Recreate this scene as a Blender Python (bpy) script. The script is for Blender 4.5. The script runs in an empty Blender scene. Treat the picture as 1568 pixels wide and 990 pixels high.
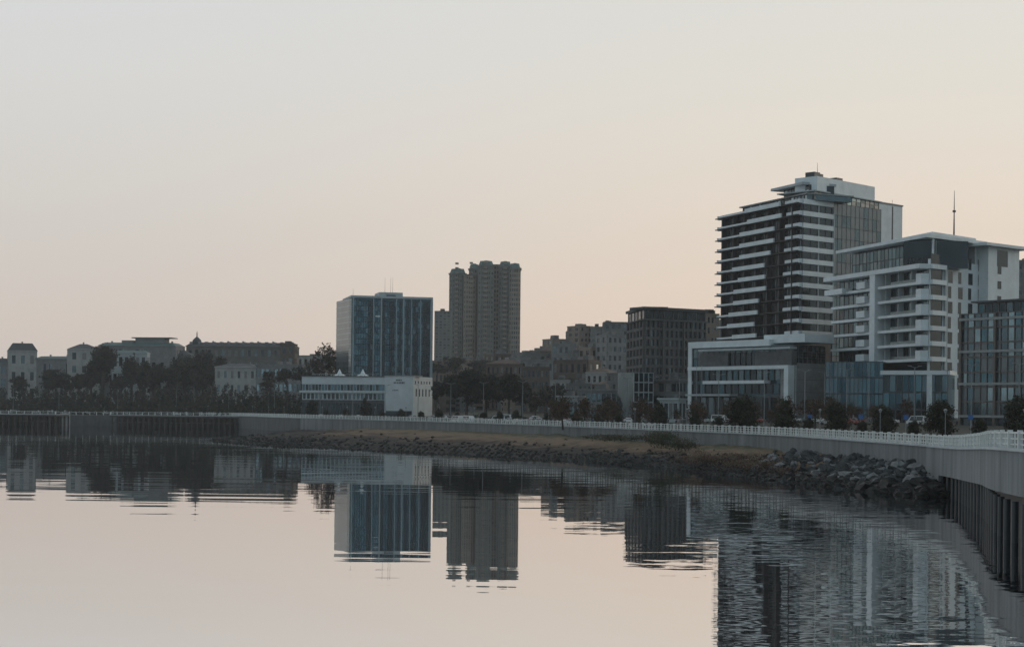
import bpy, math, random
from mathutils import Vector, Matrix
random.seed(7)
sc = bpy.context.scene
sc.view_settings.view_transform = 'Standard'
sc.view_settings.look = 'None'
sc.view_settings.exposure = 0
FOC = 2487.0; CX = 784.0; CY = 628.0; ROLL = 0.01; EYE = 8.0

# ---------- survey helpers: bearing + real distance -> world coordinates ----------
def P(px, D, py=600):
    u = (px-CX) - (CY-py)*ROLL
    return Vector((u*D/FOC, D, 0))
def Z(px, py, D):
    return EYE + ((px-CX)*ROLL + (CY-py))*D/FOC
def sm(x, a, b):
    t = max(0.0, min(1.0, (x-a)/(b-a))); return t*t*(3-2*t)
def lerp(a, b, t): return a+(b-a)*t

# ---------- materials ----------
MATS = {}
def mat(name, col, rough=0.8, metal=0.0, var=0.25, scale=0.5, spec=0.5, col2=None, stretch=(1,1,1)):
    if name in MATS: return MATS[name]
    m = bpy.data.materials.new(name); m.use_nodes = True
    nt = m.node_tree; b = nt.nodes['Principled BSDF']
    b.inputs['Roughness'].default_value = rough
    b.inputs['Metallic'].default_value = metal
    b.inputs['Specular IOR Level'].default_value = spec
    g = nt.nodes.new('ShaderNodeNewGeometry')
    mp = nt.nodes.new('ShaderNodeMapping'); mp.inputs['Scale'].default_value = stretch
    n = nt.nodes.new('ShaderNodeTexNoise'); n.inputs['Scale'].default_value = scale
    n.inputs['Detail'].default_value = 5; n.inputs['Roughness'].default_value = 0.65
    r = nt.nodes.new('ShaderNodeValToRGB')
    r.color_ramp.elements[0].position = 0.3; r.color_ramp.elements[1].position = 0.7
    c2 = col2 if col2 else tuple(min(1, c*(1+var)) for c in col)
    c1 = col if col2 else tuple(c*(1-var) for c in col)
    r.color_ramp.elements[0].color = (*c1, 1); r.color_ramp.elements[1].color = (*c2, 1)
    nt.links.new(g.outputs['Position'], mp.inputs['Vector'])
    nt.links.new(mp.outputs['Vector'], n.inputs['Vector'])
    nt.links.new(n.outputs['Fac'], r.inputs['Fac'])
    nt.links.new(r.outputs['Color'], b.inputs['Base Color'])
    MATS[name] = m; return m
def glass(name, col, rough=0.12, metal=0.75):
    return mat(name, col, rough, metal, 0.25, 0.25)

WHITE = mat('white_panel', (0.60,0.65,0.665), 0.6, 0, 0.12, 0.3)
WHITE2 = mat('weathered_white', (0.36,0.40,0.41), 0.7, 0, 0.15, 0.3)
TERM = mat('terminal_white_render', (0.47,0.51,0.52), 0.75, 0, 0.12, 0.25)
CONC = mat('concrete', (0.26,0.27,0.27), 0.85, 0, 0.2, 0.6)
CONCD = mat('concrete_dark', (0.08,0.085,0.09), 0.85, 0, 0.3, 0.6)
DARK = mat('dark_metal', (0.03,0.034,0.038), 0.5, 0.0, 0.2, 1)
GL_D = glass('glass_dark', (0.028,0.044,0.053))
GL_M = glass('glass_mid', (0.085,0.13,0.15))
GL_L = glass('glass_light', (0.22,0.31,0.34))
GL_T = glass('glass_teal', (0.07,0.14,0.17), 0.1, 0.8)
GL_T2 = glass('glass_teal_dark', (0.035,0.078,0.10), 0.1, 0.8)
GL_B = mat('window_blind', (0.18,0.18,0.17), 0.8, 0, 0.2, 1)
STONE = mat('limestone', (0.34,0.335,0.32), 0.9, 0, 0.2, 0.4)
STONE2 = mat('limestone_grey', (0.19,0.195,0.195), 0.9, 0, 0.2, 0.4)
BEIGE = mat('beige_render', (0.20,0.165,0.13), 0.9, 0, 0.15, 0.2)
BROWN = mat('brown_brick', (0.10,0.078,0.064), 0.9, 0, 0.2, 0.4)
GREYB = mat('grey_render', (0.13,0.135,0.135), 0.9, 0, 0.2, 0.3)
ROOFD = mat('dark_roof', (0.045,0.053,0.06), 0.7, 0, 0.25, 0.5)
ROOFG = mat('green_copper_roof', (0.07,0.13,0.125), 0.6, 0, 0.2, 0.3)
ROOFB = mat('red_tile_roof', (0.09,0.058,0.045), 0.9, 0, 0.2, 0.5)

# ---------- mesh accumulators ----------
class Acc:
    def __init__(s): s.v=[]; s.f=[]; s.m=[]
    def hexa(s, p, mi=0):
        b=len(s.v); s.v += [tuple(q) for q in p]
        for q in ((0,3,2,1),(4,5,6,7),(0,1,5,4),(1,2,6,5),(2,3,7,6),(3,0,4,7)):
            s.f.append(tuple(b+i for i in q)); s.m.append(mi)
    def box(s, x0,x1,y0,y1,z0,z1, mi=0):
        s.hexa([(x0,y0,z0),(x1,y0,z0),(x1,y1,z0),(x0,y1,z0),(x0,y0,z1),(x1,y0,z1),(x1,y1,z1),(x0,y1,z1)], mi)
    def cyl(s, c, r0, r1, z0, z1, n=8, mi=0, top=(0,0)):
        b=len(s.v)
        for i in range(n):
            a=2*math.pi*(i+.5)/n; s.v.append((c[0]+r0*math.cos(a), c[1]+r0*math.sin(a), z0))
        for i in range(n):
            a=2*math.pi*(i+.5)/n; s.v.append((c[0]+top[0]+r1*math.cos(a), c[1]+top[1]+r1*math.sin(a), z1))
        for i in range(n):
            j=(i+1)%n; s.f.append((b+i,b+j,b+n+j,b+n+i)); s.m.append(mi)
        s.f.append(tuple(b+n+i for i in range(n))); s.m.append(mi)
        s.f.append(tuple(b+n-1-i for i in range(n))); s.m.append(mi)
    def limb(s, p0, p1, r0, r1, n=6, mi=0):
        p0=Vector(p0); p1=Vector(p1); d=(p1-p0).normalized()
        a=d.orthogonal().normalized(); c=d.cross(a); b=len(s.v)
        for (p,r) in ((p0,r0),(p1,r1)):
            for i in range(n):
                t=2*math.pi*i/n; s.v.append(tuple(p+a*math.cos(t)*r+c*math.sin(t)*r))
        for i in range(n):
            j=(i+1)%n; s.f.append((b+i,b+j,b+n+j,b+n+i)); s.m.append(mi)
    def mesh(s, name, mats):
        me=bpy.data.meshes.new(name); me.from_pydata(s.v,[],s.f)
        for m in mats: me.materials.append(m)
        me.polygons.foreach_set('material_index', s.m); me.update(); return me
    def obj(s, name, mats, parent=None):
        o=bpy.data.objects.new(name, s.mesh(name, mats)); sc.collection.objects.link(o)
        if parent: o.parent=parent
        return o

class Face:
    """vertical facade plane from A (left) to B (right) seen from outside"""
    def __init__(s, A, B):
        s.A=Vector((A[0],A[1])); s.B=Vector((B[0],B[1])); s.L=(s.B-s.A).length
        s.d=(s.B-s.A)/s.L; s.n=Vector((s.d.y,-s.d.x)); s.ref=None
    def pt(s,u,w,z): q=s.A+s.d*u+s.n*w; return (q.x,q.y,z)
    def u(s,px,py=560):
        k=((px-CX)-(CY-py)*ROLL)/FOC
        return (k*s.A.y-s.A.x)/(s.d.x-k*s.d.y)
    def z(s,px,py):
        return Z(px,py,(s.A+s.d*s.u(px,py)).y)
class Bld:
    def __init__(s,name):
        s.e=bpy.data.objects.new(name,None); sc.collection.objects.link(s.e); s.p={}
    def a(s,part,m):
        if part not in s.p: s.p[part]=(Acc(),m)
        return s.p[part][0]
    def box(s,part,m,F,u0,u1,z0,z1,w0,w1):
        s.a(part,m).hexa([F.pt(u0,w1,z0),F.pt(u1,w1,z0),F.pt(u1,w0,z0),F.pt(u0,w0,z0),
                          F.pt(u0,w1,z1),F.pt(u1,w1,z1),F.pt(u1,w0,z1),F.pt(u0,w0,z1)])
    def prism(s,part,m,pts,z0,z1):
        a=s.a(part,m); b=len(a.v); n=len(pts)
        a.v += [(p[0],p[1],z0) for p in pts]+[(p[0],p[1],z1) for p in pts]
        for i in range(n):
            j=(i+1)%n; a.f.append((b+i,b+j,b+n+j,b+n+i)); a.m.append(0)
        a.f.append(tuple(b+n+i for i in range(n))); a.m.append(0)
        a.f.append(tuple(b+n-1-i for i in range(n))); a.m.append(0)
    def frustum(s,part,m,pts,z0,z1,k):
        cx=sum(p[0] for p in pts)/len(pts); cy=sum(p[1] for p in pts)/len(pts)
        a=s.a(part,m); b=len(a.v); n=len(pts)
        a.v += [(p[0],p[1],z0) for p in pts]+[(cx+(p[0]-cx)*k,cy+(p[1]-cy)*k,z1) for p in pts]
        for i in range(n):
            j=(i+1)%n; a.f.append((b+i,b+j,b+n+j,b+n+i)); a.m.append(0)
        a.f.append(tuple(b+n+i for i in range(n))); a.m.append(0)
    def facade(s,F,u0,u1,z0,z1,nc,nr,pw=0.35,sh=0.35,wm=None,glasses=None,d=0.35,wall='walls',w=0.0,gname='windows'):
        wm=wm or STONE; glasses=glasses or [GL_D,GL_D,GL_M,GL_B]
        cw=(u1-u0)/nc; ch=(z1-z0)/nr; hp=cw*pw/2
        for i in range(nc+1):
            c=u0+i*cw; a=max(u0,c-hp); b=min(u1,c+hp)
            s.box(wall,wm,F,a,b,z0,z1,w,w+d)
        for j in range(nr+1):
            c=z0+j*ch; a=max(z0,c-ch*sh*0.5); b=min(z1,c+ch*sh*0.5)
            s.box(wall,wm,F,u0+0.003,u1-0.003,a,b,w,w+d-0.04)
        for i in range(nc):
            for j in range(nr):
                k=random.randrange(len(glasses))
                s.box(gname+'_%s'%glasses[k].name,glasses[k],F,u0+i*cw+hp*0.9,u0+(i+1)*cw-hp*0.9,
                      z0+j*ch+ch*sh*0.45,z0+(j+1)*ch-ch*sh*0.45,w-0.1,w+0.05+0.01*(j%2))
    def done(s):
        for k,(a,m) in s.p.items(): a.obj(k,[m],s.e)
        return s.e

# ---------- promenade curve ----------
ctrl=[(31,-1500),(31,-200),(31,0),(31,60)]
for px,D in ((1568,100),(1505,130),(1440,163),(1300,200),(1200,235),(1100,262),(1000,290),(900,325),(800,367),(650,438),(450,552)):
    q=P(px,D,640); ctrl.append((q.x,q.y))
ctrl += [(-128,680),(-195,748),(-270,790),(-370,822),(-573,860),(-1500,950),(-5000,1000)]
def catmull(pts,n=14):
    out=[]
    for i in range(len(pts)-1):
        p0=Vector(pts[max(0,i-1)]);p1=Vector(pts[i]);p2=Vector(pts[i+1]);p3=Vector(pts[min(len(pts)-1,i+2)])
        if (p2-p1).length>260:
            for k in range(6): out.append(p1.lerp(p2,k/6))
            continue
        for k in range(n):
            t=k/n
            out.append(0.5*((2*p1)+(p2-p0)*t+(2*p0-5*p1+4*p2-p3)*t*t+(-p0+3*p1-3*p2+p3)*t**3))
    out.append(Vector(pts[-1])); return out
curve=catmull(ctrl)
def resample(pts,step):
    out=[pts[0].copy()]; acc=0
    for a,b in zip(pts,pts[1:]):
        L=(b-a).length; t=step-acc
        while t<=L: out.append(a.lerp(b,t/L)); t+=step
        acc=(acc+L)%step
    return out
near=[p for p in curve if p.y>=-30 and p.x>-620]
near=resample(near,3.0)
NORM=[]; amax=-0.15
for i,p in enumerate(near):
    q=near[min(len(near)-1,i+3)]-near[max(0,i-3)]
    a=math.atan2(-q.x,q.y)
    amax=max(amax,a) ; NORM.append(Vector((math.cos(amax),math.sin(amax))))
def dist(x,y):
    best=1e9
    for p in near[::3]:
        d=(p.x-x)**2+(p.y-y)**2
        if d<best: best=d
    return math.sqrt(best)
DECK=4.6
def K(p):   # the deck ramps up towards the near end
    return DECK+1.1*(1-sm(p.y,95,165))
def H(x,y,s=None):
    if s is None: s=dist(x,y)
    left=sm(-x,60,250)
    far=1-sm(y,2500,5000)
    hill=47*math.exp(-0.5*((x-105)/118)**2-0.5*((y-1180)/230)**2)
    near_r=1.1*(1-sm(y,95,165)) if s<40 else 0
    return DECK-0.1+near_r*(1-sm(s,20,40))+sm(s,24,70)*1.3+sm(s,30,170)*left*9*far+sm(s,60,320)*(6+hill+1.5*math.sin(x*.013)*math.cos(y*.011))*far

# ---------- ground sheet ----------
offs=[0,4,9.5,16,24,34,48,70,100,140,190,250,320,400,500,620,760,920,1100,1400,2000,3500,7000]
st=list(range(0,len(near),3))
rows=[]
rows.append((Vector((31,-5000)),Vector((1,-0.5)).normalized()))
rows.append((Vector((31,-1500)),Vector((1,-0.3)).normalized()))
rows += [(near[i],NORM[i]) for i in st]
rows.append((Vector((-1500,950)),Vector((-0.15,1)).normalized()))
rows.append((Vector((-6000,1000)),Vector((-0.5,1)).normalized()))
g=Acc()
for (p,n) in rows:
    for o in offs:
        q=p+n*o; s=o if o<200 else min(o,400)
        g.v.append((q.x,q.y,H(q.x,q.y,s)))
no=len(offs)
for i in range(len(rows)-1):
    for j in range(no-1):
        a=i*no+j; g.f.append((a,a+1,a+no+1,a+no)); g.m.append(0)
GRD=mat('ground_soil_grass',(0.04,0.046,0.031),0.95,0,0.3,0.06,0.2,(0.068,0.065,0.054))
g.obj('ground',[GRD])

def strip(name,o0,o1,z,m,i0=0,i1=None,dash=None,step=1):
    a=Acc(); idx=list(range(i0,i1 or len(near),step))
    for k in range(len(idx)-1):
        if dash and k%dash[1]>=dash[0]: continue
        p,n=near[idx[k]],NORM[idx[k]]; q,m2=near[idx[k+1]],NORM[idx[k+1]]
        b=len(a.v)
        for (c,nn,o) in ((p,n,o0),(p,n,o1),(q,m2,o1),(q,m2,o0)):
            r=c+nn*o; a.v.append((r.x,r.y,z+K(c)-DECK))
        a.f.append((b,b+1,b+2,b+3)); a.m.append(0)
    return a.obj(name,[m])
PAVE=mat('paving',(0.24,0.235,0.225),0.9,0,0.15,0.8)
ASPH=mat('asphalt',(0.05,0.05,0.052),0.9,0,0.2,1.5)
MARK=mat('road_paint',(0.7,0.7,0.68),0.7,0,0.1,3)
def ribbon(name,o0,o1,z0,z1,m,i0=0,i1=None,gap=0.0,seg=1,b0=True):
    a=Acc(); i1=i1 or len(near)-1
    for k in range(i0,i1-seg,seg):
        p,n=near[k],NORM[k]; q,n2=near[k+seg],NORM[k+seg]
        t=(q-p)*gap; e0=K(p)-DECK; e1=K(q)-DECK
        pts=[(p+n*o0+t,e0),(q+n2*o0-t,e1),(q+n2*o1-t,e1),(p+n*o1+t,e0)]
        a.hexa([(r.x,r.y,z0+(e if b0 else 0)) for r,e in pts]+[(r.x,r.y,z1+e) for r,e in pts])
    return a.obj(name,[m])
ribbon('promenade',-0.3,9.0,DECK-0.35,DECK,PAVE)
ribbon('kerb',15.6,15.8,DECK-0.2,DECK+0.04,CONC)
strip('road',15.81,24,DECK-0.088,ASPH)
strip('road_marking',19.8,19.95,DECK-0.08,MARK,dash=(1,3))

iw=[i for i,p in enumerate(near) if p.y>163][0]
il=[i for i,p in enumerate(near) if p.y>545][0]
WALLM=mat('sea_wall_concrete',(0.11,0.12,0.125),0.85,0,0.3,0.5,0.3,(0.22,0.235,0.24),(1,1,0.15))
WALLD=mat('sea_wall_dark_stone',(0.045,0.05,0.052),0.85,0,0.3,0.5,0.3,(0.09,0.095,0.097),(1,1,0.3))
ribbon('sea_wall',-0.55,-0.3,DECK-2.6,DECK+0.12,WALLM,0,iw,0.008)
ribbon('sea_wall',-0.55,-0.3,-1,DECK+0.12,WALLM,iw-1,il,0.006,1,False)
ribbon('sea_wall',-0.55,-0.3,-1,DECK+0.12,WALLD,il-1,None,0.006,1,False)
ribbon('wall_coping',-0.75,-0.2,DECK+0.121,DECK+0.3,WHITE2)
ribbon('retaining_wall',0.9,1.3,-1,DECK-0.36,DARK,0,iw,0,1,False)  # near-black colour puts the undercroft's shade into the wall
ribbon('retaining_wall',-0.25,0.3,-1,DECK-0.36,CONCD,iw,None,0,1,False)
a=Acc()
for k in range(0,iw,1):
    p,n=near[k],NORM[k]; r=p-n*0.1
    a.cyl((r.x,r.y),0.22,0.22,-1.5,DECK-2.0,8)
a.obj('pile_row',[DARK])

# railing
RAILM=mat('railing_white_paint',(0.55,0.57,0.56),0.6,0,0.15,1.0)
a=Acc()
for k in range(0,len(near)-2):
    p,n=near[k],NORM[k];q,n2=near[k+1],NORM[k+1]; d=(q-p).normalized(); e0=K(p); e1=K(q)
    if p.x<-560: break
    for f in (0.0,0.5):
        c=(p+(q-p)*f)-n*0.45; hw=0.15 if f==0 else 0.07
        e=n*hw; g2=d*hw; zb=lerp(e0,e1,f)
        pts=[c-e-g2,c+e-g2,c+e+g2,c-e+g2]
        a.hexa([(r.x,r.y,zb+0.3) for r in pts]+[(r.x,r.y,zb+(1.42 if f==0 else 1.25)) for r in pts])
    for (z0,z1,w) in ((1.2,1.31,0.09),(0.85,0.92,0.04),(0.5,0.57,0.04)):
        c=p-n*0.45; c2=q-n2*0.45
        pts=[(c-n*w,e0),(c2-n2*w,e1),(c2+n2*w,e1),(c+n*w,e0)]
        a.hexa([(r.x,r.y,e+z0) for r,e in pts]+[(r.x,r.y,e+z1) for r,e in pts])
a.obj('promenade_railing',[RAILM])

# ---------- water ----------
W=bpy.data.materials.new('sea_water'); W.use_nodes=True; nt=W.node_tree
for n in list(nt.nodes): nt.nodes.remove(n)
out=nt.nodes.new('ShaderNodeOutputMaterial')
geo=nt.nodes.new('ShaderNodeNewGeometry')
def noisevec(scalevec,amp,detail=2.0):
    mp=nt.nodes.new('ShaderNodeMapping'); mp.inputs['Scale'].default_value=scalevec
    nt.links.new(geo.outputs['Position'],mp.inputs['Vector'])
    n=nt.nodes.new('ShaderNodeTexNoise'); n.inputs['Scale'].default_value=1; n.inputs['Detail'].default_value=detail
    nt.links.new(mp.outputs['Vector'],n.inputs['Vector'])
    s=nt.nodes.new('ShaderNodeVectorMath'); s.operation='SUBTRACT'; s.inputs[1].default_value=(.5,.5,.5)
    nt.links.new(n.outputs['Color'],s.inputs[0])
    m=nt.nodes.new('ShaderNodeVectorMath'); m.operation='MULTIPLY'; m.inputs[1].default_value=amp
    nt.links.new(s.outputs[0],m.inputs[0]); return m
n1=noisevec((0.06,0.55,1),(0.002,0.021,0),2)
n2=noisevec((0.6,1.7,1),(0.018,0.044,0),3)
mp=nt.nodes.new('ShaderNodeMapping'); mp.inputs['Scale'].default_value=(0.012,0.03,1)
nt.links.new(geo.outputs['Position'],mp.inputs['Vector'])
pn=nt.nodes.new('ShaderNodeTexNoise'); pn.inputs['Scale'].default_value=1; pn.inputs['Detail'].default_value=3
nt.links.new(mp.outputs['Vector'],pn.inputs['Vector'])
sx=nt.nodes.new('ShaderNodeSeparateXYZ'); nt.links.new(geo.outputs['Position'],sx.inputs[0])
mx=nt.nodes.new('ShaderNodeMapRange'); mx.inputs['From Min'].default_value=0; mx.inputs['From Max'].default_value=22
mx.inputs['To Min'].default_value=0.05; mx.inputs['To Max'].default_value=1.6
nt.links.new(sx.outputs['X'],mx.inputs['Value'])
pm=nt.nodes.new('ShaderNodeMapRange'); pm.inputs['From Min'].default_value=0.35; pm.inputs['From Max'].default_value=0.65
pm.inputs['To Min'].default_value=0.5
nt.links.new(pn.outputs['Fac'],pm.inputs['Value'])
mm=nt.nodes.new('ShaderNodeMath'); mm.operation='MULTIPLY'
nt.links.new(mx.outputs[0],mm.inputs[0]); nt.links.new(pm.outputs[0],mm.inputs[1])
sc2=nt.nodes.new('ShaderNodeVectorMath'); sc2.operation='SCALE'
nt.links.new(n2.outputs[0],sc2.inputs[0]); nt.links.new(mm.outputs[0],sc2.inputs['Scale'])
ad=nt.nodes.new('ShaderNodeVectorMath'); ad.operation='ADD'
nt.links.new(n1.outputs[0],ad.inputs[0]); nt.links.new(sc2.outputs[0],ad.inputs[1])
ad2=nt.nodes.new('ShaderNodeVectorMath'); ad2.operation='ADD'; ad2.inputs[1].default_value=(0,0,1)
nt.links.new(ad.outputs[0],ad2.inputs[0])
nm=nt.nodes.new('ShaderNodeVectorMath'); nm.operation='NORMALIZE'; nt.links.new(ad2.outputs[0],nm.inputs[0])
gl=nt.nodes.new('ShaderNodeBsdfGlossy'); gl.inputs['Roughness'].default_value=0.012; gl.inputs['Color'].default_value=(0.90,0.88,0.875,1)
nt.links.new(nm.outputs[0],gl.inputs['Normal'])
df=nt.nodes.new('ShaderNodeBsdfDiffuse'); df.inputs['Color'].default_value=(0.02,0.045,0.06,1)
mxs=nt.nodes.new('ShaderNodeMixShader'); mxs.inputs[0].default_value=0.95
nt.links.new(df.outputs[0],mxs.inputs[1]); nt.links.new(gl.outputs[0],mxs.inputs[2]); nt.links.new(mxs.outputs[0],out.inputs['Surface'])
w=Acc(); w.v=[(-9000,-6000,0),(9000,-6000,0),(9000,9000,0),(-9000,9000,0)]; w.f=[(0,1,2,3)]; w.m=[0]
w.obj('sea',[W])

# ---------- beach ----------
pairs=[((450,552),(425,500),0.3),((465,545),(375,440),0.5),((480,535),(325,396),0.8),((530,500),(400,352),1.5),((560,485),(460,338),2.2),((650,438),(600,311),2.6),((800,367),(750,285),2.8),
 ((900,325),(900,256),2.8),((1000,290),(1000,240),2.8),((1100,262),(1100,211),2.8),((1200,235),(1200,192),2.8),((1300,200),(1300,172),3.0),
 ((1400,175),(1410,157),2.8),((1440,165),(1450,158),1.6)]
BP=[]
for k in range(len(pairs)-1):
    n=18
    for t in range(n):
        t/=n; A=P(*pairs[k][0],640).lerp(P(*pairs[k+1][0],640),t); B=P(*pairs[k][1],690).lerp(P(*pairs[k+1][1],690),t)
        BP.append((A,B,lerp(pairs[k][2],pairs[k+1][2],t)))
from mathutils import noise
def beach_pt(i,v):
    A,B,h=BP[i]; q=B.lerp(A,v)
    z=h*(max(v,0)**0.8) if v>0 else v*4
    nz=noise.noise(Vector((q.x*0.25,q.y*0.12,0)))*0.45+noise.noise(Vector((q.x*1.1,q.y*0.6,3)))*0.22+noise.noise(Vector((q.x*0.06,q.y*0.05,7)))*0.6
    return Vector((q.x,q.y,z+nz*(0.3+min(1,abs(v)*3)) if v<0.97 else z))
a=Acc(); nv=34
for i in range(len(BP)):
    for j in range(nv):
        v=-0.18+1.2*j/(nv-1); a.v.append(tuple(beach_pt(i,v)))
for i in range(len(BP)-1):
    for j in range(nv-1):
        b=i*nv+j; a.f.append((b,b+1,b+nv+1,b+nv)); a.m.append(0)
BM=bpy.data.materials.new('beach_grass_mud'); BM.use_nodes=True; nt=BM.node_tree; b=nt.nodes['Principled BSDF']; b.inputs['Roughness'].default_value=0.9
b.inputs['Specular IOR Level'].default_value=0.2
ge=nt.nodes.new('ShaderNodeNewGeometry'); s=nt.nodes.new('ShaderNodeSeparateXYZ'); nt.links.new(ge.outputs['Position'],s.inputs[0])
n=nt.nodes.new('ShaderNodeTexNoise'); n.inputs['Scale'].default_value=0.35; n.inputs['Detail'].default_value=7; n.inputs['Roughness'].default_value=0.7
mp=nt.nodes.new('ShaderNodeMapping'); mp.inputs['Scale'].default_value=(0.5,1,1); nt.links.new(ge.outputs['Position'],mp.inputs[0]); nt.links.new(mp.outputs[0],n.inputs['Vector'])
m1=nt.nodes.new('ShaderNodeMath'); m1.operation='MULTIPLY_ADD'; m1.inputs[1].default_value=3.6; m1.inputs[2].default_value=-2.0
nt.links.new(n.outputs['Fac'],m1.inputs[0])
m2=nt.nodes.new('ShaderNodeMath'); m2.operation='ADD'; nt.links.new(s.outputs['Z'],m2.inputs[0]); nt.links.new(m1.outputs[0],m2.inputs[1])
mr=nt.nodes.new('ShaderNodeMapRange'); mr.inputs['From Min'].default_value=0; mr.inputs['From Max'].default_value=3; nt.links.new(m2.outputs[0],mr.inputs['Value'])
cr=nt.nodes.new('ShaderNodeValToRGB'); e=cr.color_ramp.elements
e[0].position=0.0; e[0].color=(0.013,0.013,0.012,1); e[1].position=1.0; e[1].color=(0.04,0.05,0.028,1)
for p_,c_ in ((0.22,(0.02,0.018,0.016)),(0.40,(0.045,0.034,0.027)),(0.52,(0.13,0.088,0.057)),(0.72,(0.165,0.115,0.073)),(0.85,(0.075,0.07,0.042))):
    x=e.new(p_); x.color=(*c_,1)
nt.links.new(mr.outputs[0],cr.inputs[0]); nt.links.new(cr.outputs[0],b.inputs['Base Color'])
a.obj('beach',[BM])

# rocks
def rock(acc,c,r,mi=0):
    b=len(acc.v); rnd=random.random()*50
    rings=5; seg=7
    sx_,sy_,sz_=r*random.uniform(.8,1.5),r*random.uniform(.8,1.3),r*random.uniform(.5,.9)
    rot=random.random()*6.28; tx=random.uniform(-.35,.35)
    for i in range(rings):
        th=math.pi*(i+0.5)/rings
        for j in range(seg):
            ph=2*math.pi*j/seg+i*0.4
            d=Vector((math.sin(th)*math.cos(ph),math.sin(th)*math.sin(ph),math.cos(th)))
            k=1+0.75*noise.noise(d*1.7+Vector((rnd,0,0)))
            x,y=d.x*sx_*k,d.y*sy_*k
            acc.v.append((c[0]+x*math.cos(rot)-y*math.sin(rot),c[1]+x*math.sin(rot)+y*math.cos(rot),c[2]+d.z*sz_*k+x*tx))
    for i in range(rings-1):
        for j in range(seg):
            j2=(j+1)%seg; acc.f.append((b+i*seg+j,b+(i+1)*seg+j,b+(i+1)*seg+j2,b+i*seg+j2)); acc.m.append(mi)
    acc.f.append(tuple(b+j for j in range(seg))); acc.m.append(mi)
    acc.f.append(tuple(b+(rings-1)*seg+seg-1-j for j in range(seg))); acc.m.append(mi)
RK=[mat('rock_grey',(0.045,0.05,0.052),0.9,0,0.5,1.2,0.2),mat('rock_light',(0.16,0.165,0.168),0.9,0,0.4,1.2,0.2),mat('rock_wet',(0.016,0.016,0.015),0.7,0,0.3,1.2,0.3)]
a=Acc()
N0=len(BP)
for _ in range(2600):
    i=int(lerp(9.6*18,N0-1,random.random()**0.75)); v=random.random()*0.95
    if i>=N0: continue
    q=beach_pt(i,v); r=random.choice((0.18,0.22,0.28,0.35,0.45,0.55,0.75))*random.uniform(.8,1.2)
    t=(i-10*18)/(N0-10*18)
    if random.random()<0.7*(1-t)*(0.3+v): continue
    rock(a,(q.x,q.y,q.z+r*0.2),r,2 if q.z<0.7 else (1 if random.random()<0.28 else 0))
a.obj('boulder_pile',RK)
a=Acc()
for _ in range(3600):
    i=random.randrange(20,N0-30); v=abs(random.gauss(0,0.2))-0.04
    q=beach_pt(i,v); r=random.uniform(0.10,0.42)
    rock(a,(q.x,q.y,max(q.z,-0.05)+r*0.1),r,2 if random.random()<0.8 else 0)
a.obj('shore_stones',RK)

# ---------- foliage ----------
def leaves(acc,blobs,n,size,mis=(0,1,2),clr=0.22,flat=1.0):
    tot=sum(b[3]*b[5] for b in blobs)
    for b in blobs:
        nb=int(n*b[3]*b[5]/tot); nc=max(8,int(nb/26))
        for c in range(nc):
            while True:
                d=Vector((random.uniform(-1,1),random.uniform(-1,1),random.uniform(-1,1)))
                if 0.05<d.length<=1: break
            d=d.normalized()*(d.length**0.45)*random.uniform(0.8,1.08)
            cc=Vector((b[0]+d.x*b[3],b[1]+d.y*b[4],b[2]+d.z*b[5]))
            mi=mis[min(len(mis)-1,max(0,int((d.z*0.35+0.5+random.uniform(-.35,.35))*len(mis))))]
            for k in range(26):
                o=Vector((random.gauss(0,clr*b[3]),random.gauss(0,clr*b[4]),random.gauss(0,clr*b[5]*0.8)))
                p=cc+o; s_=size*random.uniform(0.6,1.4)
                u_=Vector((random.gauss(0,1),random.gauss(0,1),random.gauss(0,1)*flat)).normalized()
                v_=u_.orthogonal().normalized(); 
                v_=(v_*math.cos(k)+u_.cross(v_)*math.sin(k))
                bb=len(acc.v)
                acc.v += [tuple(p-u_*s_),tuple(p+v_*s_*0.6),tuple(p+u_*s_),tuple(p-v_*s_*0.6)]
                acc.f.append((bb,bb+1,bb+2,bb+3)); acc.m.append(mi)
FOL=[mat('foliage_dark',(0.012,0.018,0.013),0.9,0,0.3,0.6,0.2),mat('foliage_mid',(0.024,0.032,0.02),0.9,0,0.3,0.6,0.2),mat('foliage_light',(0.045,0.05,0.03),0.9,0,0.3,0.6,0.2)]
HFOL=[mat('hazed_foliage_dark',(0.016,0.022,0.019),0.9,0,0.3,0.2,0.2),mat('hazed_foliage_mid',(0.026,0.033,0.028),0.9,0,0.3,0.2,0.2),mat('hazed_foliage_brown',(0.052,0.046,0.037),0.9,0,0.3,0.2,0.2)]  # muted foliage copies with distance haze put into the colour
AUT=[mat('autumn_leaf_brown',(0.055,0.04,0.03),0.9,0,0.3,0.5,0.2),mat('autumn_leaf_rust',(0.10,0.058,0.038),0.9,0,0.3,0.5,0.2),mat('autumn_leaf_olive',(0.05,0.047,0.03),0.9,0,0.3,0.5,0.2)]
BARK=mat('bark',(0.04,0.036,0.032),0.95,0,0.3,2)
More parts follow.
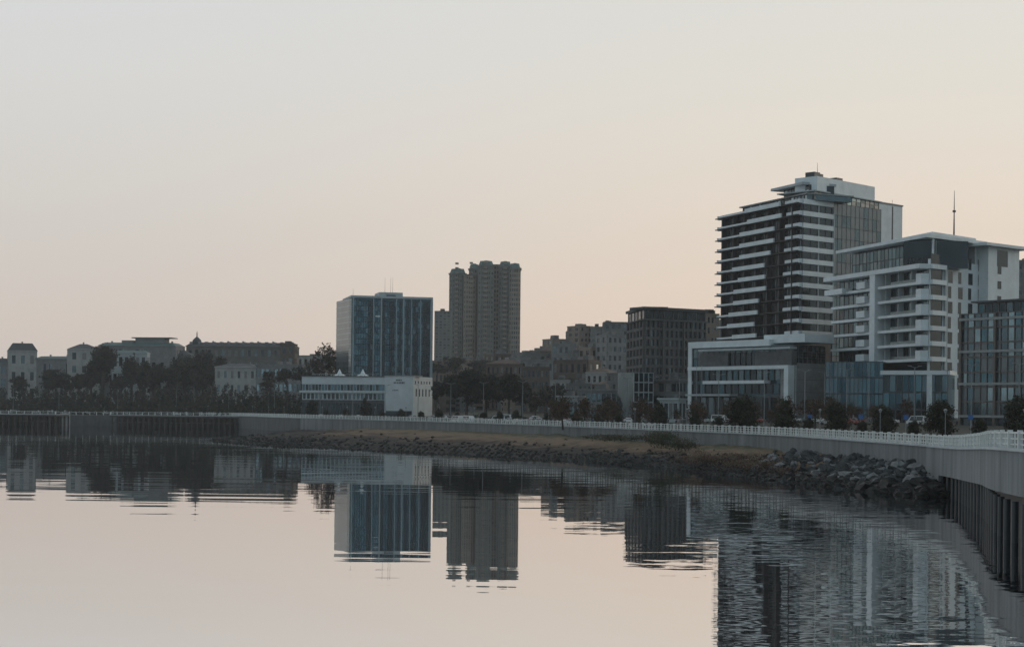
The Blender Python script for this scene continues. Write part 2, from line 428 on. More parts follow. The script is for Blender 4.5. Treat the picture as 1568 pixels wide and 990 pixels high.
def tree_mesh(name,h,r,trunk,fol,n=1500,size=0.16,shape='round',sparse=1.0):
    a=Acc(); a.limb((0,0,-0.3),(0.05*h,0,trunk+ (h-trunk)*0.35),0.035*h,0.02*h,8,3)
    blobs=[]
    hc=h-trunk
    for k in range(9):
        an=k*2.4+random.uniform(-.4,.4); t=(k+0.5)/9
        zz=trunk+hc*(0.12+0.66*t)
        rr=r*0.62*math.sin(math.pi*min(1,0.25+0.7*t)) if shape=='round' else r*(0.62-0.55*t)
        cx,cy=math.cos(an)*rr*0.85,math.sin(an)*rr*0.85
        a.limb((0.02*h,0,lerp(trunk*0.8,zz,0.5)),(cx,cy,zz+0.1*h),0.014*h,0.004*h,5,3)
        br=r*(0.42+0.2*random.random()) if shape=='round' else r*(0.72-0.5*t)
        blobs.append((cx,cy,zz,br,br,hc*0.2))
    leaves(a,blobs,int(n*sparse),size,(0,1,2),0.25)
    return a.mesh(name,fol+[BARK])
def put(name,me,x,y,z=None,s=1,rz=None,parent=None):
    o=bpy.data.objects.new(name,me); sc.collection.objects.link(o)
    o.location=(x,y,H(x,y) if z is None else z); o.scale=(s,s,s) if not isinstance(s,tuple) else s
    o.rotation_euler[2]=random.random()*6.28 if rz is None else rz
    return o
evm=[tree_mesh('evergreen_tree_mesh',6.0,2.1,0.7,FOL,5200,0.15) for _ in range(3)]
con=[tree_mesh('cypress_mesh',6.0,2.0,0.4,FOL,4000,0.15,'cone') for _ in range(2)]
brm=[tree_mesh('autumn_tree_mesh',5.5,1.9,1.6,AUT,700,0.12) for _ in range(4)]
for px,D,h,wd,k in ((1138,262,6.8,1.05,0),(1202,258,6.2,1.0,1),(1281,250,5.6,1.0,0),(1353,245,5.2,1.0,0),(1439,235,6.0,1.1,0),(1562,225,6.6,1,0),
                 (1010,330,6.2,0.9,1),(882,380,3.8,1,0),(790,410,3.8,1,0),(765,420,3.4,1,0),(672,450,3.8,1,0),(559,560,8.0,0.85,1),(478,575,7.0,0.9,0),(614,500,3.8,1,0),(740,430,3.2,1,0),(1065,315,3.6,1,0),(948,360,3.4,1,0),(700,445,3.0,1,0),(838,395,3.2,1,0),(915,370,3.0,1,0),(530,540,3.8,1,0),(500,560,3.4,1,0),(585,520,3.4,1,0),(645,480,3.2,1,0),(975,345,3.2,1,0),(1100,300,3.0,1,0),(1238,255,3.0,1,0),(1320,247,2.6,1,0),(1400,240,2.8,1,0),(1500,230,3.2,1,0),(1655,220,5,1,0)):
    q=P(px,D,640); put('evergreen_tree' if k==0 else 'cypress_tree',(evm if k==0 else con)[random.randrange(2)],q.x,q.y,None,(h/6*wd,h/6*wd,h/6))
for _ in range(40):
    px=random.uniform(820,1560); D=random.uniform(300,400); q=P(px,D,640); s_=random.uniform(0.7,1.3)
    put('autumn_tree',brm[random.randrange(4)],q.x,q.y,None,s_)

def mass(name,fol,lst,n,size):
    a=Acc(); bl=[]
    for (px,D,pyt,pyb,wpx) in lst:
        q=P(px,D,pyt); zt=Z(px,pyt,D); zb=Z(px,pyb,D); rz=(zt-zb)/2; rx=wpx/2*D/FOC
        k=5
        for j in range(k):
            bl.append((q.x+random.uniform(-.55,.55)*rx,q.y+random.uniform(-.5,.5)*rx,zb+rz*(0.5+1.1*random.random()*(1 if j else 1)),rx*0.55,rx*0.5,rz*0.48))
        bl.append((q.x,q.y,zb+rz*1.45,rx*0.45,rx*0.45,rz*0.5))
        g0=H(q.x,q.y); a.limb((q.x,q.y,g0-0.5),(q.x,q.y,zb+rz),rz*0.09,rz*0.05,7,3)
        for j in range(4): a.limb((q.x,q.y,zb+rz*0.4),(bl[-2-j][0],bl[-2-j][1],bl[-2-j][2]),rz*0.05,rz*0.02,5,3)
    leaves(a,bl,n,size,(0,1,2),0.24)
    return a.obj(name,fol+[BARK])
mass('tree_grove',HFOL,[(158,840,530,600,44),(140,850,548,600,30),(202,845,545,605,26),(238,840,560,608,36),(222,850,552,600,26),(285,835,548,605,44),(312,840,538,600,48),(335,860,548,600,30),
   (262,830,562,606,30),(75,845,567,598,40),(100,850,572,600,30),(30,845,575,602,30),(120,840,574,604,30),(185,835,575,608,30)],46000,0.6)
mass('tree_grove',HFOL,[(690,540,574,618,40),(715,530,566,622,48),(745,535,572,622,46),(780,530,572,622,54),(800,540,582,622,36),(668,560,583,618,26)],26000,0.36)
mass('tree_grove',[HFOL[2],AUT[0],HFOL[1]],[(505,690,527,580,40),(485,700,537,580,30),(462,720,562,592,36),(520,680,545,580,26),(440,720,565,600,34),(410,720,568,604,30)],9000,0.4)
mass('tree_grove',HFOL,[(835,620,590,622,36),(870,610,595,624,40),(920,600,590,624,36),(945,600,598,628,30),(855,640,586,618,30),(900,640,598,624,30)],9000,0.36)
mass('tree_grove',[AUT[0],HFOL[2],AUT[2]],[(1060,470,606,636,20),(930,480,606,634,26),(895,490,610,634,24),(850,500,608,632,26),(820,505,606,632,26)],3200,0.3)
mass('tree_grove',HFOL,[(700,900,548,572,40),(670,880,553,575,30),(735,900,550,574,40),(770,880,553,578,34),(800,860,556,580,30),(830,850,552,578,24),(865,900,536,560,26),(912,880,540,566,26),(940,860,545,570,20)],11000,0.5)
def hedge(name,px0,px1,D0,D1,pt,pb,n,fol,size=0.5):
    a=Acc(); bl=[]
    k=int((px1-px0)/7)
    for i in range(k):
        t=i/(k-1); px=lerp(px0,px1,t); D=lerp(D0,D1,t)+random.uniform(-6,6); q=P(px,D,600)
        zt=Z(px,pt+random.uniform(-4,4),D); zb=H(q.x,q.y)-0.3; rz=max(0.6,(zt-zb)/2)
        if random.random()<0.2: continue
        bl.append((q.x,q.y,zb+rz,4.5*D/FOC*1.2,3.0,rz))
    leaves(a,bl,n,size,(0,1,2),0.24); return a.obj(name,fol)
hedge('hedge',-60,470,830,690,602,618,15000,HFOL,0.5)
hedge('hedge',-60,150,800,790,613,620,5000,HFOL,0.4)
hedge('hedge',130,460,790,650,613,625,9000,FOL,0.4)
hedge('hedge',-60,440,860,760,594,610,9000,[HFOL[0],HFOL[2],HFOL[1]],0.5)
hedge('hedge',-40,450,760,625,623,630,6000,FOL,0.35)
hedge('hedge',460,1000,560,420,639,642,4000,FOL,0.22)
a=Acc(); bl=[]
for px,D,pyt,pyb,wd in ((1020,262,662,684,44),(1045,258,670,688,40),(1003,270,666,682,26),(960,285,665,674,60),(925,292,665,674,50),(1010,275,660,674,40)):
    q=P(px,D,680); bl.append((q.x,q.y,Z(px,(pyt+pyb)/2,D),wd/2*D/FOC,1.5,(pyb-pyt)/2*D/FOC))
leaves(a,bl,7000,0.12,(0,1,2),0.3); a.obj('reed_bush',[FOL[1],mat('reed_green',(0.04,0.05,0.024),0.9,0,0.3,1),mat('reed_straw',(0.08,0.07,0.04),0.9,0,0.3,1)])
a=Acc(); bl=[]
for _ in range(46):
    px=random.uniform(1050,1225); t=(px-1050)/175; D=lerp(222,200,t)+random.uniform(-6,18); q=P(px,D,690)
    bl.append((q.x,q.y,0.9+0.03*(D-195),1.7,1.6,0.55))
leaves(a,bl,14000,0.09,(0,1,2),0.3); a.obj('dry_weeds',[AUT[0],mat('weed_rust',(0.085,0.045,0.035),0.9,0,0.3,1),mat('weed_straw',(0.12,0.085,0.055),0.9,0,0.3,1)])

# ---------- generic block ----------
def block(name,pxl,Dl,pxr,Dr,pyt,depth,floors,cols,wm=STONE,roof=ROOFD,kind='flat',z0=None,sidec=3,pw=0.5,sh=0.45,glasses=None,rh=3.0,base=None,ov=0.5):
    A=P(pxl,Dl,pyt+20);B_=P(pxr,Dr,pyt+20); F=Face(A,B_); b=Bld(name)
    zt=Z((pxl+pxr)/2,pyt,(Dl+Dr)/2)
    if kind!='flat': zt-=rh
    if z0 is None:
        z0=min(H(*F.pt(u_,w_,0)[:2]) for u_ in (0,F.L) for w_ in (0,-depth))-0.5
    zf=base if base is not None else z0+0.5
    zf=min(zf,zt-3)
    b.box('core',wm,F,0.05,F.L-0.05,z0,zt-0.05,-depth+0.05,-0.05)
    bl=F.pt(0,-depth,0); br=F.pt(F.L,-depth,0)
    FL=Face(bl,F.pt(0,0,0)); FR=Face(F.pt(F.L,0,0),br)
    b.facade(F,0,F.L,zf,zt,cols,floors,pw,sh,wm,glasses)
    if sidec:
        b.facade(FL,0,FL.L,zf,zt,sidec,floors,pw,sh,wm,glasses); b.facade(FR,0,FR.L,zf,zt,sidec,floors,pw,sh,wm,glasses)
    b.box('cornice',wm,F,-ov,F.L+ov,zt,zt+0.5,-depth-ov,0.35+ov)
    if kind=='flat':
        for _ in range(max(2,int(F.L/9))):
            u_=random.uniform(1,max(1.2,F.L-4)); b.box('roof_box',GREYB,F,u_,u_+random.uniform(1.5,3.5),zt+0.5,zt+random.uniform(1.2,2.8),-depth*0.7,-depth*0.3)
    else:
        a=b.a('roof',roof); ins=min(F.L,depth)*(0.42 if kind=='hip' else 0.15)
        a.hexa([F.pt(-ov,0.3+ov,zt+.5),F.pt(F.L+ov,0.3+ov,zt+.5),F.pt(F.L+ov,-depth-ov,zt+.5),F.pt(-ov,-depth-ov,zt+.5),
                F.pt(ins,-ins,zt+rh),F.pt(F.L-ins,-ins,zt+rh),F.pt(F.L-ins,-depth+ins,zt+rh),F.pt(ins,-depth+ins,zt+rh)])
        for k in range(max(1,int(F.L/8))):
            u_=F.L*(k+0.5)/max(1,int(F.L/8)); b.box('chimney',STONE2,F,u_-0.4,u_+0.4,zt+0.5,zt+rh+1.0,-depth*0.5-0.4,-depth*0.5+0.4)
    return b,F,zt

# ---- left bank buildings ----
b,F,zt=block('corner_mansion',14,900,56,905,525,14,3,3,STONE,ROOFD,'mansard',rh=4.6,pw=0.6,sh=0.5); b.done()
b,F,zt=block('low_wing_house',56,905,108,900,545,12,2,6,STONE2,ROOFG,'mansard',rh=1.8); b.done()
b,F,zt=block('stone_villa',106,880,152,885,526,14,4,3,STONE,ROOFD,'hip',rh=3.2,pw=0.6,sh=0.5); b.done()
b,F,zt=block('stone_palace',152,900,268,895,524,16,4,9,STONE2,ROOFG,'mansard',rh=2.2,pw=0.6)
b.box('roof_pavilion',STONE2,F,F.u(205),F.u(250),zt+1.5,zt+4.6,-10,-2); b.box('roof_pavilion',STONE2,F,F.u(185),F.u(203),zt+1.5,zt+3.4,-9,-1)
b.box('roof_slab',ROOFG,F,F.u(200),F.u(262),zt+4.6,zt+5.1,-11,-1); b.done()
b,F,zt=block('arcade_house',172,865,224,866,536,10,3,6,WHITE2,ROOFG,'mansard',rh=1.6,pw=0.4); b.done()
b,F,zt=block('small_house',266,900,292,900,536,10,3,2,GREYB,ROOFD,'hip',rh=3); b.done()
b,F,zt=block('domed_long_building',286,930,448,925,524,16,4,16,mat('grey_brown_stone',(0.13,0.125,0.115),0.9,0,0.2,0.3),ROOFD,'mansard',rh=2.6,pw=0.55,sh=0.5)
for k in range(14):
    u_=F.L*(k+0.5)/14; b.box('dormer',STONE2,F,u_-0.8,u_+0.8,zt+.6,zt+2.9,-3.2,-0.6)
ac=b.a('cupola',ROOFD); q=F.pt(F.u(299),-3,0)
prof=((2.6,0),(2.8,1.6),(2.3,3.2),(1.2,4.3),(0.35,5.0),(0.3,6.8),(0.05,8.3))
for (r0,h0),(r1,h1) in zip(prof,prof[1:]): ac.cyl(q,r0,r1,zt+0.8+h0,zt+0.8+h1,12)
b.done()
b,F,zt=block('waterfront_house',330,815,392,812,556,12,3,6,STONE,ROOFD,'hip',rh=2.2,pw=0.6,sh=0.5); b.done()
b,F,zt=block('glazed_annex',392,812,462,800,559,12,3,10,STONE2,ROOFG,'flat',pw=0.2,sh=0.5,glasses=[GL_L,GL_M]); b.done()
b,F,zt=block('apartment_block',446,980,500,975,545,12,3,6,STONE,ROOFD,'flat'); b.done()
b,F,zt=block('brick_house',430,900,450,900,527,12,5,2,BROWN,ROOFD,'flat'); b.done()
for px0,px1,pt in ((-70,12,548),(-140,-72,540)):
    b,F,zt=block('stone_house',px0,905,px1,905,pt,12,3,6,STONE2,ROOFD,'mansard'); b.done()

# ---- glass office tower ----
b=Bld('glass_office_tower')
A=P(538,655,520);B_=P(661,663,520);F=Face(A,B_);z0=6
zt=F.z(600,457); L=F.L
b.box('core',GL_T2,F,0.1,L-0.1,z0,zt-0.2,-24,-0.02)
nc=34; nr=18; cw=L/nc; ch=(zt-1-12)/nr
for i in range(nc):
    px=lerp(538,661,(i+.5)/nc)
    dark= 586<px<590 or 596<px<603 or 610<px<615 or 622<px<626 or 633<px<639 or 646<px<656 or 565<px<569
    for j in range(nr):
        if dark: m=GL_D
        else: m=GL_T if random.random()<0.45 else GL_T2
        if random.random()<0.02: m=GL_M
        b.box('panes_'+m.name,m,F,i*cw+0.06,(i+1)*cw-0.06,12+j*ch+0.10,12+(j+1)*ch-0.10,-0.02,0.08+(0.02 if m==GL_T else 0))
for i in range(nc+1): b.box('mullions',DARK,F,i*cw-0.05,i*cw+0.05,12,zt-1,0,0.2)
for j in range(nr+1): b.box('transoms',DARK,F,0,L,12+j*ch-0.09,12+j*ch+0.09,0,0.14)
FIN=mat('fin_metal',(0.26,0.32,0.34),0.4,0.2,0.1)
for px,wd in ((540,0.3),(571,0.16),(583,0.3),(606,0.18),(617,0.3),(629,0.16),(643,0.16),(660,0.5)):
    u_=F.u(px); b.box('light_fins',FIN,F,u_-wd,u_+wd,12,zt,0,0.5)
b.box('roof_band',WHITE2,F,-0.3,L+0.3,zt,zt+0.9,-24.3,0.6)
b.box('roof_plant',WHITE2,F,F.u(581),F.u(617),zt+0.9,F.z(600,447),-14,-2); b.box('roof_plant_windows',GL_D,F,F.u(592),F.u(606),zt+1.2,F.z(600,451),-2,-1.9)
q0=F.pt(0,0,0); q1=F.pt(0,-24,0); q2=(q1[0]-2.6,q1[1]-2,0); q3=(q0[0]-1.3,q0[1]+3,0)
b.prism('curved_side',GL_M,[q3,(q0[0]-0.02,q0[1]+0.2),(q1[0]-0.02,q1[1]),q2],z0,zt-0.3)
for j in range(nr+1): b.prism('side_transoms',GL_L,[(q3[0]-.12,q3[1]-.1),(q0[0]-0.03,q0[1]+0.1),(q1[0]-0.03,q1[1]),(q2[0]-.12,q2[1])],12+j*ch-0.15,12+j*ch+0.15)
b.box('letter_sign',WHITE,F,F.u(574),F.u(581),zt-7.6,zt-7.0,0.3,0.45)
ac=b.a('antennas',DARK)
for px in (543,592,601,604):
    q=F.pt(F.u(px),-6,0); ac.cyl(q,0.08,0.03,zt,zt+(4 if px==543 else 9),6)
b.done()
b,F,zt=block('rear_office_block',525,760,540,760,495,14,12,2,GREYB,ROOFD,'flat',base=12); b.done()

# ---- low white terminal building ----
b=Bld('white_terminal_building')
A=P(462,612);B_=P(590,606);F=Face(A,B_); z0=4
b.box('core',CONCD,F,0.2,F.L,z0,F.z(520,576),-20,-0.4)
b.box('upper_wall',TERM,F,0,F.L,F.z(520,588),F.z(520,576.5),-20.2,0)
b.box('roof_edge',CONCD,F,-0.3,F.L,F.z(520,576.5),F.z(520,575),-20.4,0.3)
b.box('ledge',TERM,F,-0.6,F.L,F.z(520,601),F.z(520,598),-1,1.2)
b.facade(F,0.2,F.L,F.z(520,598),F.z(520,588),26,1,0.12,0.1,WHITE2,[GL_D,GL_M,GL_T],d=0.3,w=-0.4,gname='band_windows')
b.facade(F,0.2,F.L,F.z(520,612),F.z(520,601),20,1,0.3,0.2,TERM,[GL_D,GL_M],d=0.3,w=-0.38,wall='lower_wall',gname='lower_windows')
b.facade(F,0.2,F.L,z0,F.z(520,614),20,1,0.18,0.2,CONCD,[GL_D,GL_D],d=0.3,w=-0.38,wall='base_wall',gname='base_windows')
F2=Face(P(589,598),P(633,592)); F3=Face(P(633,592),P(662,612)); zt2=F2.z(610,576)
b.prism('block_core',TERM,[F2.pt(0,0,0),F2.pt(F2.L,0,0),F3.pt(F3.L,0,0),F2.pt(0,-22,0)],z0,zt2)
b.box('block_coping',CONC,F2,-0.2,F2.L+0.1,zt2,zt2+0.35,-6,0.2)
for (a0,a1,h0,h1) in ((0.32,0.72,2.6,2.0),(0.40,0.62,1.6,1.1),(0.28,0.5,5.2,4.9)):
    n_=max(4,int((a1-a0)*F2.L/0.7))
    for i in range(n_):
        t0=lerp(a0,a1,i/n_)*F2.L; b.box('sign_letters',DARK,F2,t0,t0+0.42*random.uniform(.7,1.1),zt2-h0,zt2-h1,0,0.12)
for i in range(5): b.box('block_windows',GL_D,F3,F3.L*(0.12+0.17*i),F3.L*(0.12+0.17*i)+1.0,zt2-7.2,zt2-4.5,-0.1,0.05)
for i in range(6): b.box('block_windows',GL_D,F3,F3.L*(0.08+0.15*i),F3.L*(0.08+0.15*i)+0.8,zt2-2.6,zt2-1.6,-0.1,0.05)
b.box('door_band',GL_D,F2,F2.L*0.05,F2.L*0.95,z0+1,z0+3.4,-0.1,0.06)
for px in (513,549):
    q=F.pt(F.u(px),-6,0); b.a('tent_roof',WHITE).cyl(q,2.6,0.9,F.z(520,575)+.1,F.z(520,571),8); b.a('tent_roof',WHITE).cyl(q,0.9,0.06,F.z(520,571),F.z(520,564),8)
b.box('roof_rail',CONC,F,3,F.L-3,F.z(520,575)+0.6,F.z(520,575)+0.75,-3,-2.9)
for i in range(18): b.box('roof_rail',CONC,F,3+i*(F.L-6)/18,3.12+i*(F.L-6)/18,F.z(520,575),F.z(520,575)+0.6,-3,-2.9)
b.done()

# ---- residential tower complex ----
TB=mat('tower_beige',(0.26,0.225,0.185),0.9,0,0.12,0.1); TG=mat('tower_grey_green',(0.17,0.18,0.17),0.9,0,0.12,0.1)  # tower tones lightened so the colour carries distance haze
TW=mat('tower_window',(0.04,0.047,0.05),0.3,0.3,0.2,0.5); TW2=mat('tower_window_pale',(0.12,0.125,0.12),0.5,0.1,0.2,0.5)  # windows paled in colour for the same distance haze
b=Bld('residential_tower_complex')
def lobe(px0,px1,D,pt,dep,mt,cols,roof=True,pw=0.5,sh=0.5):
    F=Face(P(px0,D,480),P(px1,D,480)); zt=F.z((px0+px1)/2,pt); z0=30
    ch_=min(2.6,F.L*0.2)
    pts=[F.pt(ch_,0,0),F.pt(F.L-ch_,0,0),F.pt(F.L,-ch_,0),F.pt(F.L,-dep,0),F.pt(0,-dep,0),F.pt(0,-ch_,0)]
    b.prism('core_'+mt.name,mt,pts,z0,zt)
    nf=int((zt-z0)/3.2)
    fs=[(Face(pts[0],pts[1]),cols),(Face(pts[1],pts[2]),1),(Face(pts[5],pts[0]),1),(Face(pts[4],pts[5]),3),(Face(pts[2],pts[3]),3)]
    for f_,c_ in fs: b.facade(f_,0,f_.L,z0+0.1,zt,c_,nf,pw,sh,mt,[TW,TW,TW2],d=0.35,wall='walls_'+mt.name)
    e=0.9
    cp=[F.pt(ch_-.5,e,0),F.pt(F.L-ch_+.5,e,0),F.pt(F.L+e,-ch_,0),F.pt(F.L+e,-dep,0),F.pt(-e,-dep,0),F.pt(-e,-ch_,0)]
    b.prism('cornice',TG,cp,zt,zt+0.6)
    if roof:
        b.frustum('roof_mansard',ROOFG,pts,zt+0.6,zt+3.6,0.78); 
        cx=F.pt(F.L/2,-dep*.45,0); b.a('roof_cap',ROOFG).cyl(cx,F.L*0.2,F.L*0.16,zt+3.6,zt+4.4,8)
    return F,zt
lobe(688,712,1115,419,18,TG,4); lobe(710,727,1110,421,16,TB,3,False); lobe(718,733,1128,412,14,TG,2)
lobe(732,755,1106,407,20,TG,5); lobe(753,766,1116,406,16,TB,2,False,0.35,0.4); lobe(764,782,1110,408,18,TG,4); lobe(780,796,1106,411,18,TB,3,True,0.4,0.4)
for px,D in ((699,1113),(721,1108),(743,1104),(773,1108)):
    F=Face(P(px-2.5,D,480),P(px+2.5,D,480))
    for k in range(24): b.box('balconies',TB,F,0,F.L,34+k*3.2,35.2+k*3.2,-1.2,1.0)
b.box('podium',TG,Face(P(686,1095,540),P(798,1095,540)),0,50,25,Z(740,553,1095),-20,0)
b.done()
b,F,zt=block('apartment_block',666,1060,690,1060,477,14,20,4,TG,ROOFD,'flat',base=34,pw=0.45,ov=0.3,glasses=[TW,TW2]); b.done()

# ---- middle hillside ----
hillb=[(846,940,872,945,520,5,3,BEIGE),(868,960,892,960,508,6,3,GREYB),(888,950,906,955,500,7,3,BEIGE),(905,950,926,950,501,7,3,STONE2),(925,900,962,900,494,7,4,GREYB),(926,940,946,940,497,7,3,STONE2),
 (846,860,880,860,527,4,4,STONE2),(878,850,905,850,530,4,3,GREYB),(905,840,930,845,533,4,3,BEIGE),(930,830,960,835,514,6,4,STONE2),(800,880,835,885,541,3,4,GREYB),(828,900,850,900,532,4,3,BROWN),
 (780,860,812,862,548,4,4,STONE2),(757,900,784,905,543,4,4,BROWN),
 (846,760,900,750,552,3,6,BROWN),(898,720,932,715,563,3,4,STONE),(930,700,960,690,572,4,4,GREYB),(845,700,872,700,583,3,4,STONE),(872,690,905,690,588,3,5,GREYB),
 (745,740,800,735,550,4,8,mat('brick_warm',(0.12,0.09,0.072),0.9,0,0.2,0.4)),(798,735,846,740,552,4,7,STONE2),(800,650,840,650,563,4,6,BROWN),(660,900,690,900,553,3,5,BEIGE),
 (1076,640,1100,640,482,9,4,BEIGE),(1078,760,1120,760,497,10,5,STONE2),(1556,700,1600,700,402,16,4,GREYB)]
names=['hillside_apartments','hillside_house','townhouse']
for i,(l,dl,r,dr,pt,fl,co,m) in enumerate(hillb):
    b,F,zt=block(names[i%3],l,dl,r,dr,pt,12,fl,co,m,ROOFB if i%4==3 else ROOFD,'hip' if (i%4==3 and l<900) else 'flat',rh=2.4,sidec=2,ov=0.35); b.done()
for i in range(90):
    px=random.uniform(655,965); D=random.uniform(700,1180); q=P(px,D); w_=random.uniform(10,20)
    gz=H(q.x,q.y); h_=random.uniform(7,13)
    if px>850 and D>950: h_+=5
    top=CY+(px-CX)*ROLL-(gz+h_-EYE)*FOC/D
    lim=558 if px<770 else lerp(548,503,(px-770)/190)+random.uniform(-3,3)
    if D<1000 and px<800: lim=552
    if 680<px<800 and D>1080: continue
    top=max(top,lim)
    b,F,zt=block('townhouse',px,D,px+w_,D+random.uniform(-10,10),top,10,3,3,random.choice([BEIGE,GREYB,STONE2,BROWN,GREYB,BROWN]),random.choice([ROOFB,ROOFD,ROOFD]),'hip' if i%2 else 'flat',rh=2.0,sidec=1,ov=0.3); b.done()

# ---- dark office ----
DK=mat('dark_stone_cladding',(0.07,0.071,0.071),0.8,0,0.2,0.3)
b=Bld('dark_office_building')
C=P(986,552);Lp=P(961,580);R=P(1079,566); FL=Face(Lp,C);F=Face(C,R); zt=F.z(1000,474); z0=4
BK=(Lp[0]+R[0]-C[0],Lp[1]+R[1]-C[1])
b.prism('core',GL_D,[(C[0],C[1]),(R[0],R[1]),BK,(Lp[0],Lp[1])],z0,zt)
for (ff,nc) in ((FL,5),(F,13)):
    b.facade(ff,0,ff.L,14,zt-3.3,nc,8,0.32,0.30,DK,[GL_D,GL_D,GL_M,GL_D,GL_D,GL_D,GL_M],d=0.6)
    b.facade(ff,0.1,ff.L-.1,zt-3.3,zt,nc,1,0.15,0.15,DK,[GL_D,GL_M],d=0.2,w=-0.05,wall='attic')
    b.facade(ff,0,ff.L,z0+1,14,max(3,nc//2),2,0.15,0.15,DK,[GL_M,GL_D],d=0.5,wall='base')
    b.box('cornice',CONCD,ff,-0.7,ff.L+0.7,zt-3.7,zt-3.3,-1,1.2)
    b.box('attic_roof',ROOFD,ff,-0.5,ff.L+0.5,zt,zt+0.9,-8,0.9)
b.box('central_bay',DK,F,F.u(1012),F.u(1014),14,zt-3.5,0.6,1.1); b.box('central_bay',DK,F,F.u(1044),F.u(1046),14,zt-3.5,0.6,1.1)
b.done()
b=Bld('glass_pavilion'); F=Face(P(970,470),P(1000,473)); z1=F.z(985,570)
b.box('core',GL_M,F,0,F.L,5,z1,-9,0); b.facade(F,0,F.L,5,z1,4,5,0.14,0.12,WHITE2,[GL_D,GL_T,GL_M],d=0.25); b.done()
b,F,zt=block('shop_row',1000,480,1056,470,583,10,3,6,GREYB,ROOFD,'flat',pw=0.2,sh=0.35); b.done()
b,F,zt=block('kiosk',1010,420,1038,418,612,6,1,4,WHITE2,ROOFD,'flat',sidec=2,pw=0.15,sh=0.3); b.done()
b,F,zt=block('kiosk',855,470,885,468,608,6,1,5,CONC,ROOFD,'flat',sidec=2,pw=0.2,sh=0.4,glasses=[GL_D,GL_M]); b.done()
b,F,zt=block('shop_row',890,500,960,495,598,8,2,9,STONE2,ROOFD,'flat',sidec=2,pw=0.2,sh=0.4,glasses=[GL_D,GL_M]); b.done()

# ---- hotel tower ----
b=Bld('hotel_tower')
C=P(1228,440,420);Lp=P(1104,480,420);R=P(1348,462,420); FL=Face(Lp,C);F=Face(C,R)
BK=(Lp[0]+R[0]-C[0],Lp[1]+R[1]-C[1]); ztop=F.z(1228,304); z0=6
HG=mat('hotel_dark_wall',(0.022,0.024,0.027),0.6,0,0.3,0.4)
b.prism('core',HG,[(C[0],C[1]),(R[0],R[1]),BK,(Lp[0],Lp[1])],z0,ztop)
fh=3.24; nfl=int((ztop-28)/fh); L=FL.L
for k in range(nfl+1):
    zb=ztop-1.0-(nfl-k)*fh
    b.box('slabs',HG,FL,-0.5,L,zb-0.25,zb,-0.3,1.9)
    gs=23+0.95*k+random.uniform(-2,2); ge=min(36.5+random.uniform(-1,1),L-5)
    if k>nfl-2: gs=ge-1
    ms=gs*0.55-random.uniform(1,5)
    b.box('parapets',WHITE,FL,1.5,ms,zb,zb+0.5,1.55,1.9)
    b.box('parapets',WHITE,FL,ms,gs,zb-0.2,zb+0.95,1.9,2.35)
    b.box('parapets',WHITE,FL,ge,L+0.4,zb-0.15,zb+0.95,0.3,1.2)
    a=b.a('prow_balconies',WHITE)
    a.hexa([FL.pt(-4.2,-1.2,zb+0.1),FL.pt(1.2,2.0,zb-0.3),FL.pt(1.2,-0.5,zb-0.3),FL.pt(-3.5,-2.4,zb+0.1),
            FL.pt(-4.6,-1.2,zb+0.65),FL.pt(1.2,2.1,zb+0.6),FL.pt(1.2,-0.5,zb+0.6),FL.pt(-3.9,-2.4,zb+0.65)])
    if k<nfl:
        for i in range(14):
            m=random.choice([GL_D,GL_D,GL_M,GL_D,HG]); u0=i*L/14
            b.box('balcony_doors_'+m.name,m,FL,u0+0.5,u0+L/14-0.5,zb+0.1,zb+fh-0.5,0.0,0.08)
            if i%2: b.box('dividers',HG,FL,u0-0.08,u0+0.08,zb,zb+fh-0.25,0.0,1.5)
    b.box('bands',WHITE,F,-0.2,12.6,zb-0.35,zb+0.95,0,0.55)
    if k<nfl:
        for i in range(4):
            b.box('band_windows',GL_D,F,0.3+i*3.1,0.3+i*3.1+2.8,zb+1.0,zb+fh-0.4,0,0.12)
b.box('pier',WHITE2,F,6.3,6.6,28,ztop-1,0.0,0.4); b.box('pier',WHITE2,F,12.6,12.9,28,ztop-1,0.0,0.6)
u1=12.9
nrr=int((ztop-20)/fh*1)
CGR=mat('grey_spandrel_glass',(0.13,0.155,0.168),0.25,0.35,0.15,0.2)
b.facade(F,u1,F.L,ztop-nrr*fh,ztop,11,nrr,0.05,0.06,CONCD,[CGR,CGR,CGR,GL_M],d=0.12,wall='curtain_frame',gname='curtain')
b.facade(F,0,F.L,z0+1,ztop-nrr*fh,8,4,0.15,0.2,WHITE2,[GL_M,GL_D],d=0.2,wall='lower_frame',gname='lower_glass')
zs=F.z(1228,296)
FT=Face(FL.pt(9,-2.0,0),FL.pt(L-0.5,-2.0,0))
b.box('terrace_glass',GL_M,FT,0,FT.L,ztop,zs,-14,0); b.facade(FT,0,FT.L,ztop,zs,20,1,0.08,0.1,DARK,[GL_L,GL_M,GL_D],d=0.2,wall='terrace_frame',gname='terrace_panes')
b.box('terrace_roof',CONC,FT,-1,FT.L+.5,zs,zs+0.35,-14.5,0.8)
zg=F.z(1240,291); zp=F.z(1240,269)
FQ=Face(FL.pt(L-0.2,-3.6,0),F.pt(F.L+1.5,-2.0,0)); FP=Face(FL.pt(L*0.66,-3.5,0),FL.pt(L-2.1,-3.5,0))
b.prism('penthouse',GL_M,[FP.pt(0,0,0),FP.pt(FP.L,0,0),FQ.pt(0,-0.1,0),FQ.pt(FQ.L,-0.1,0),F.pt(F.L+1,-16,0),FP.pt(0,-14,0)],ztop,zg)
b.facade(FQ,0,FQ.L,ztop+0.1,zg,14,2,0.08,0.08,DARK,[GL_L,GL_M,CGR],d=0.15,wall='penthouse_frame',gname='penthouse_panes')
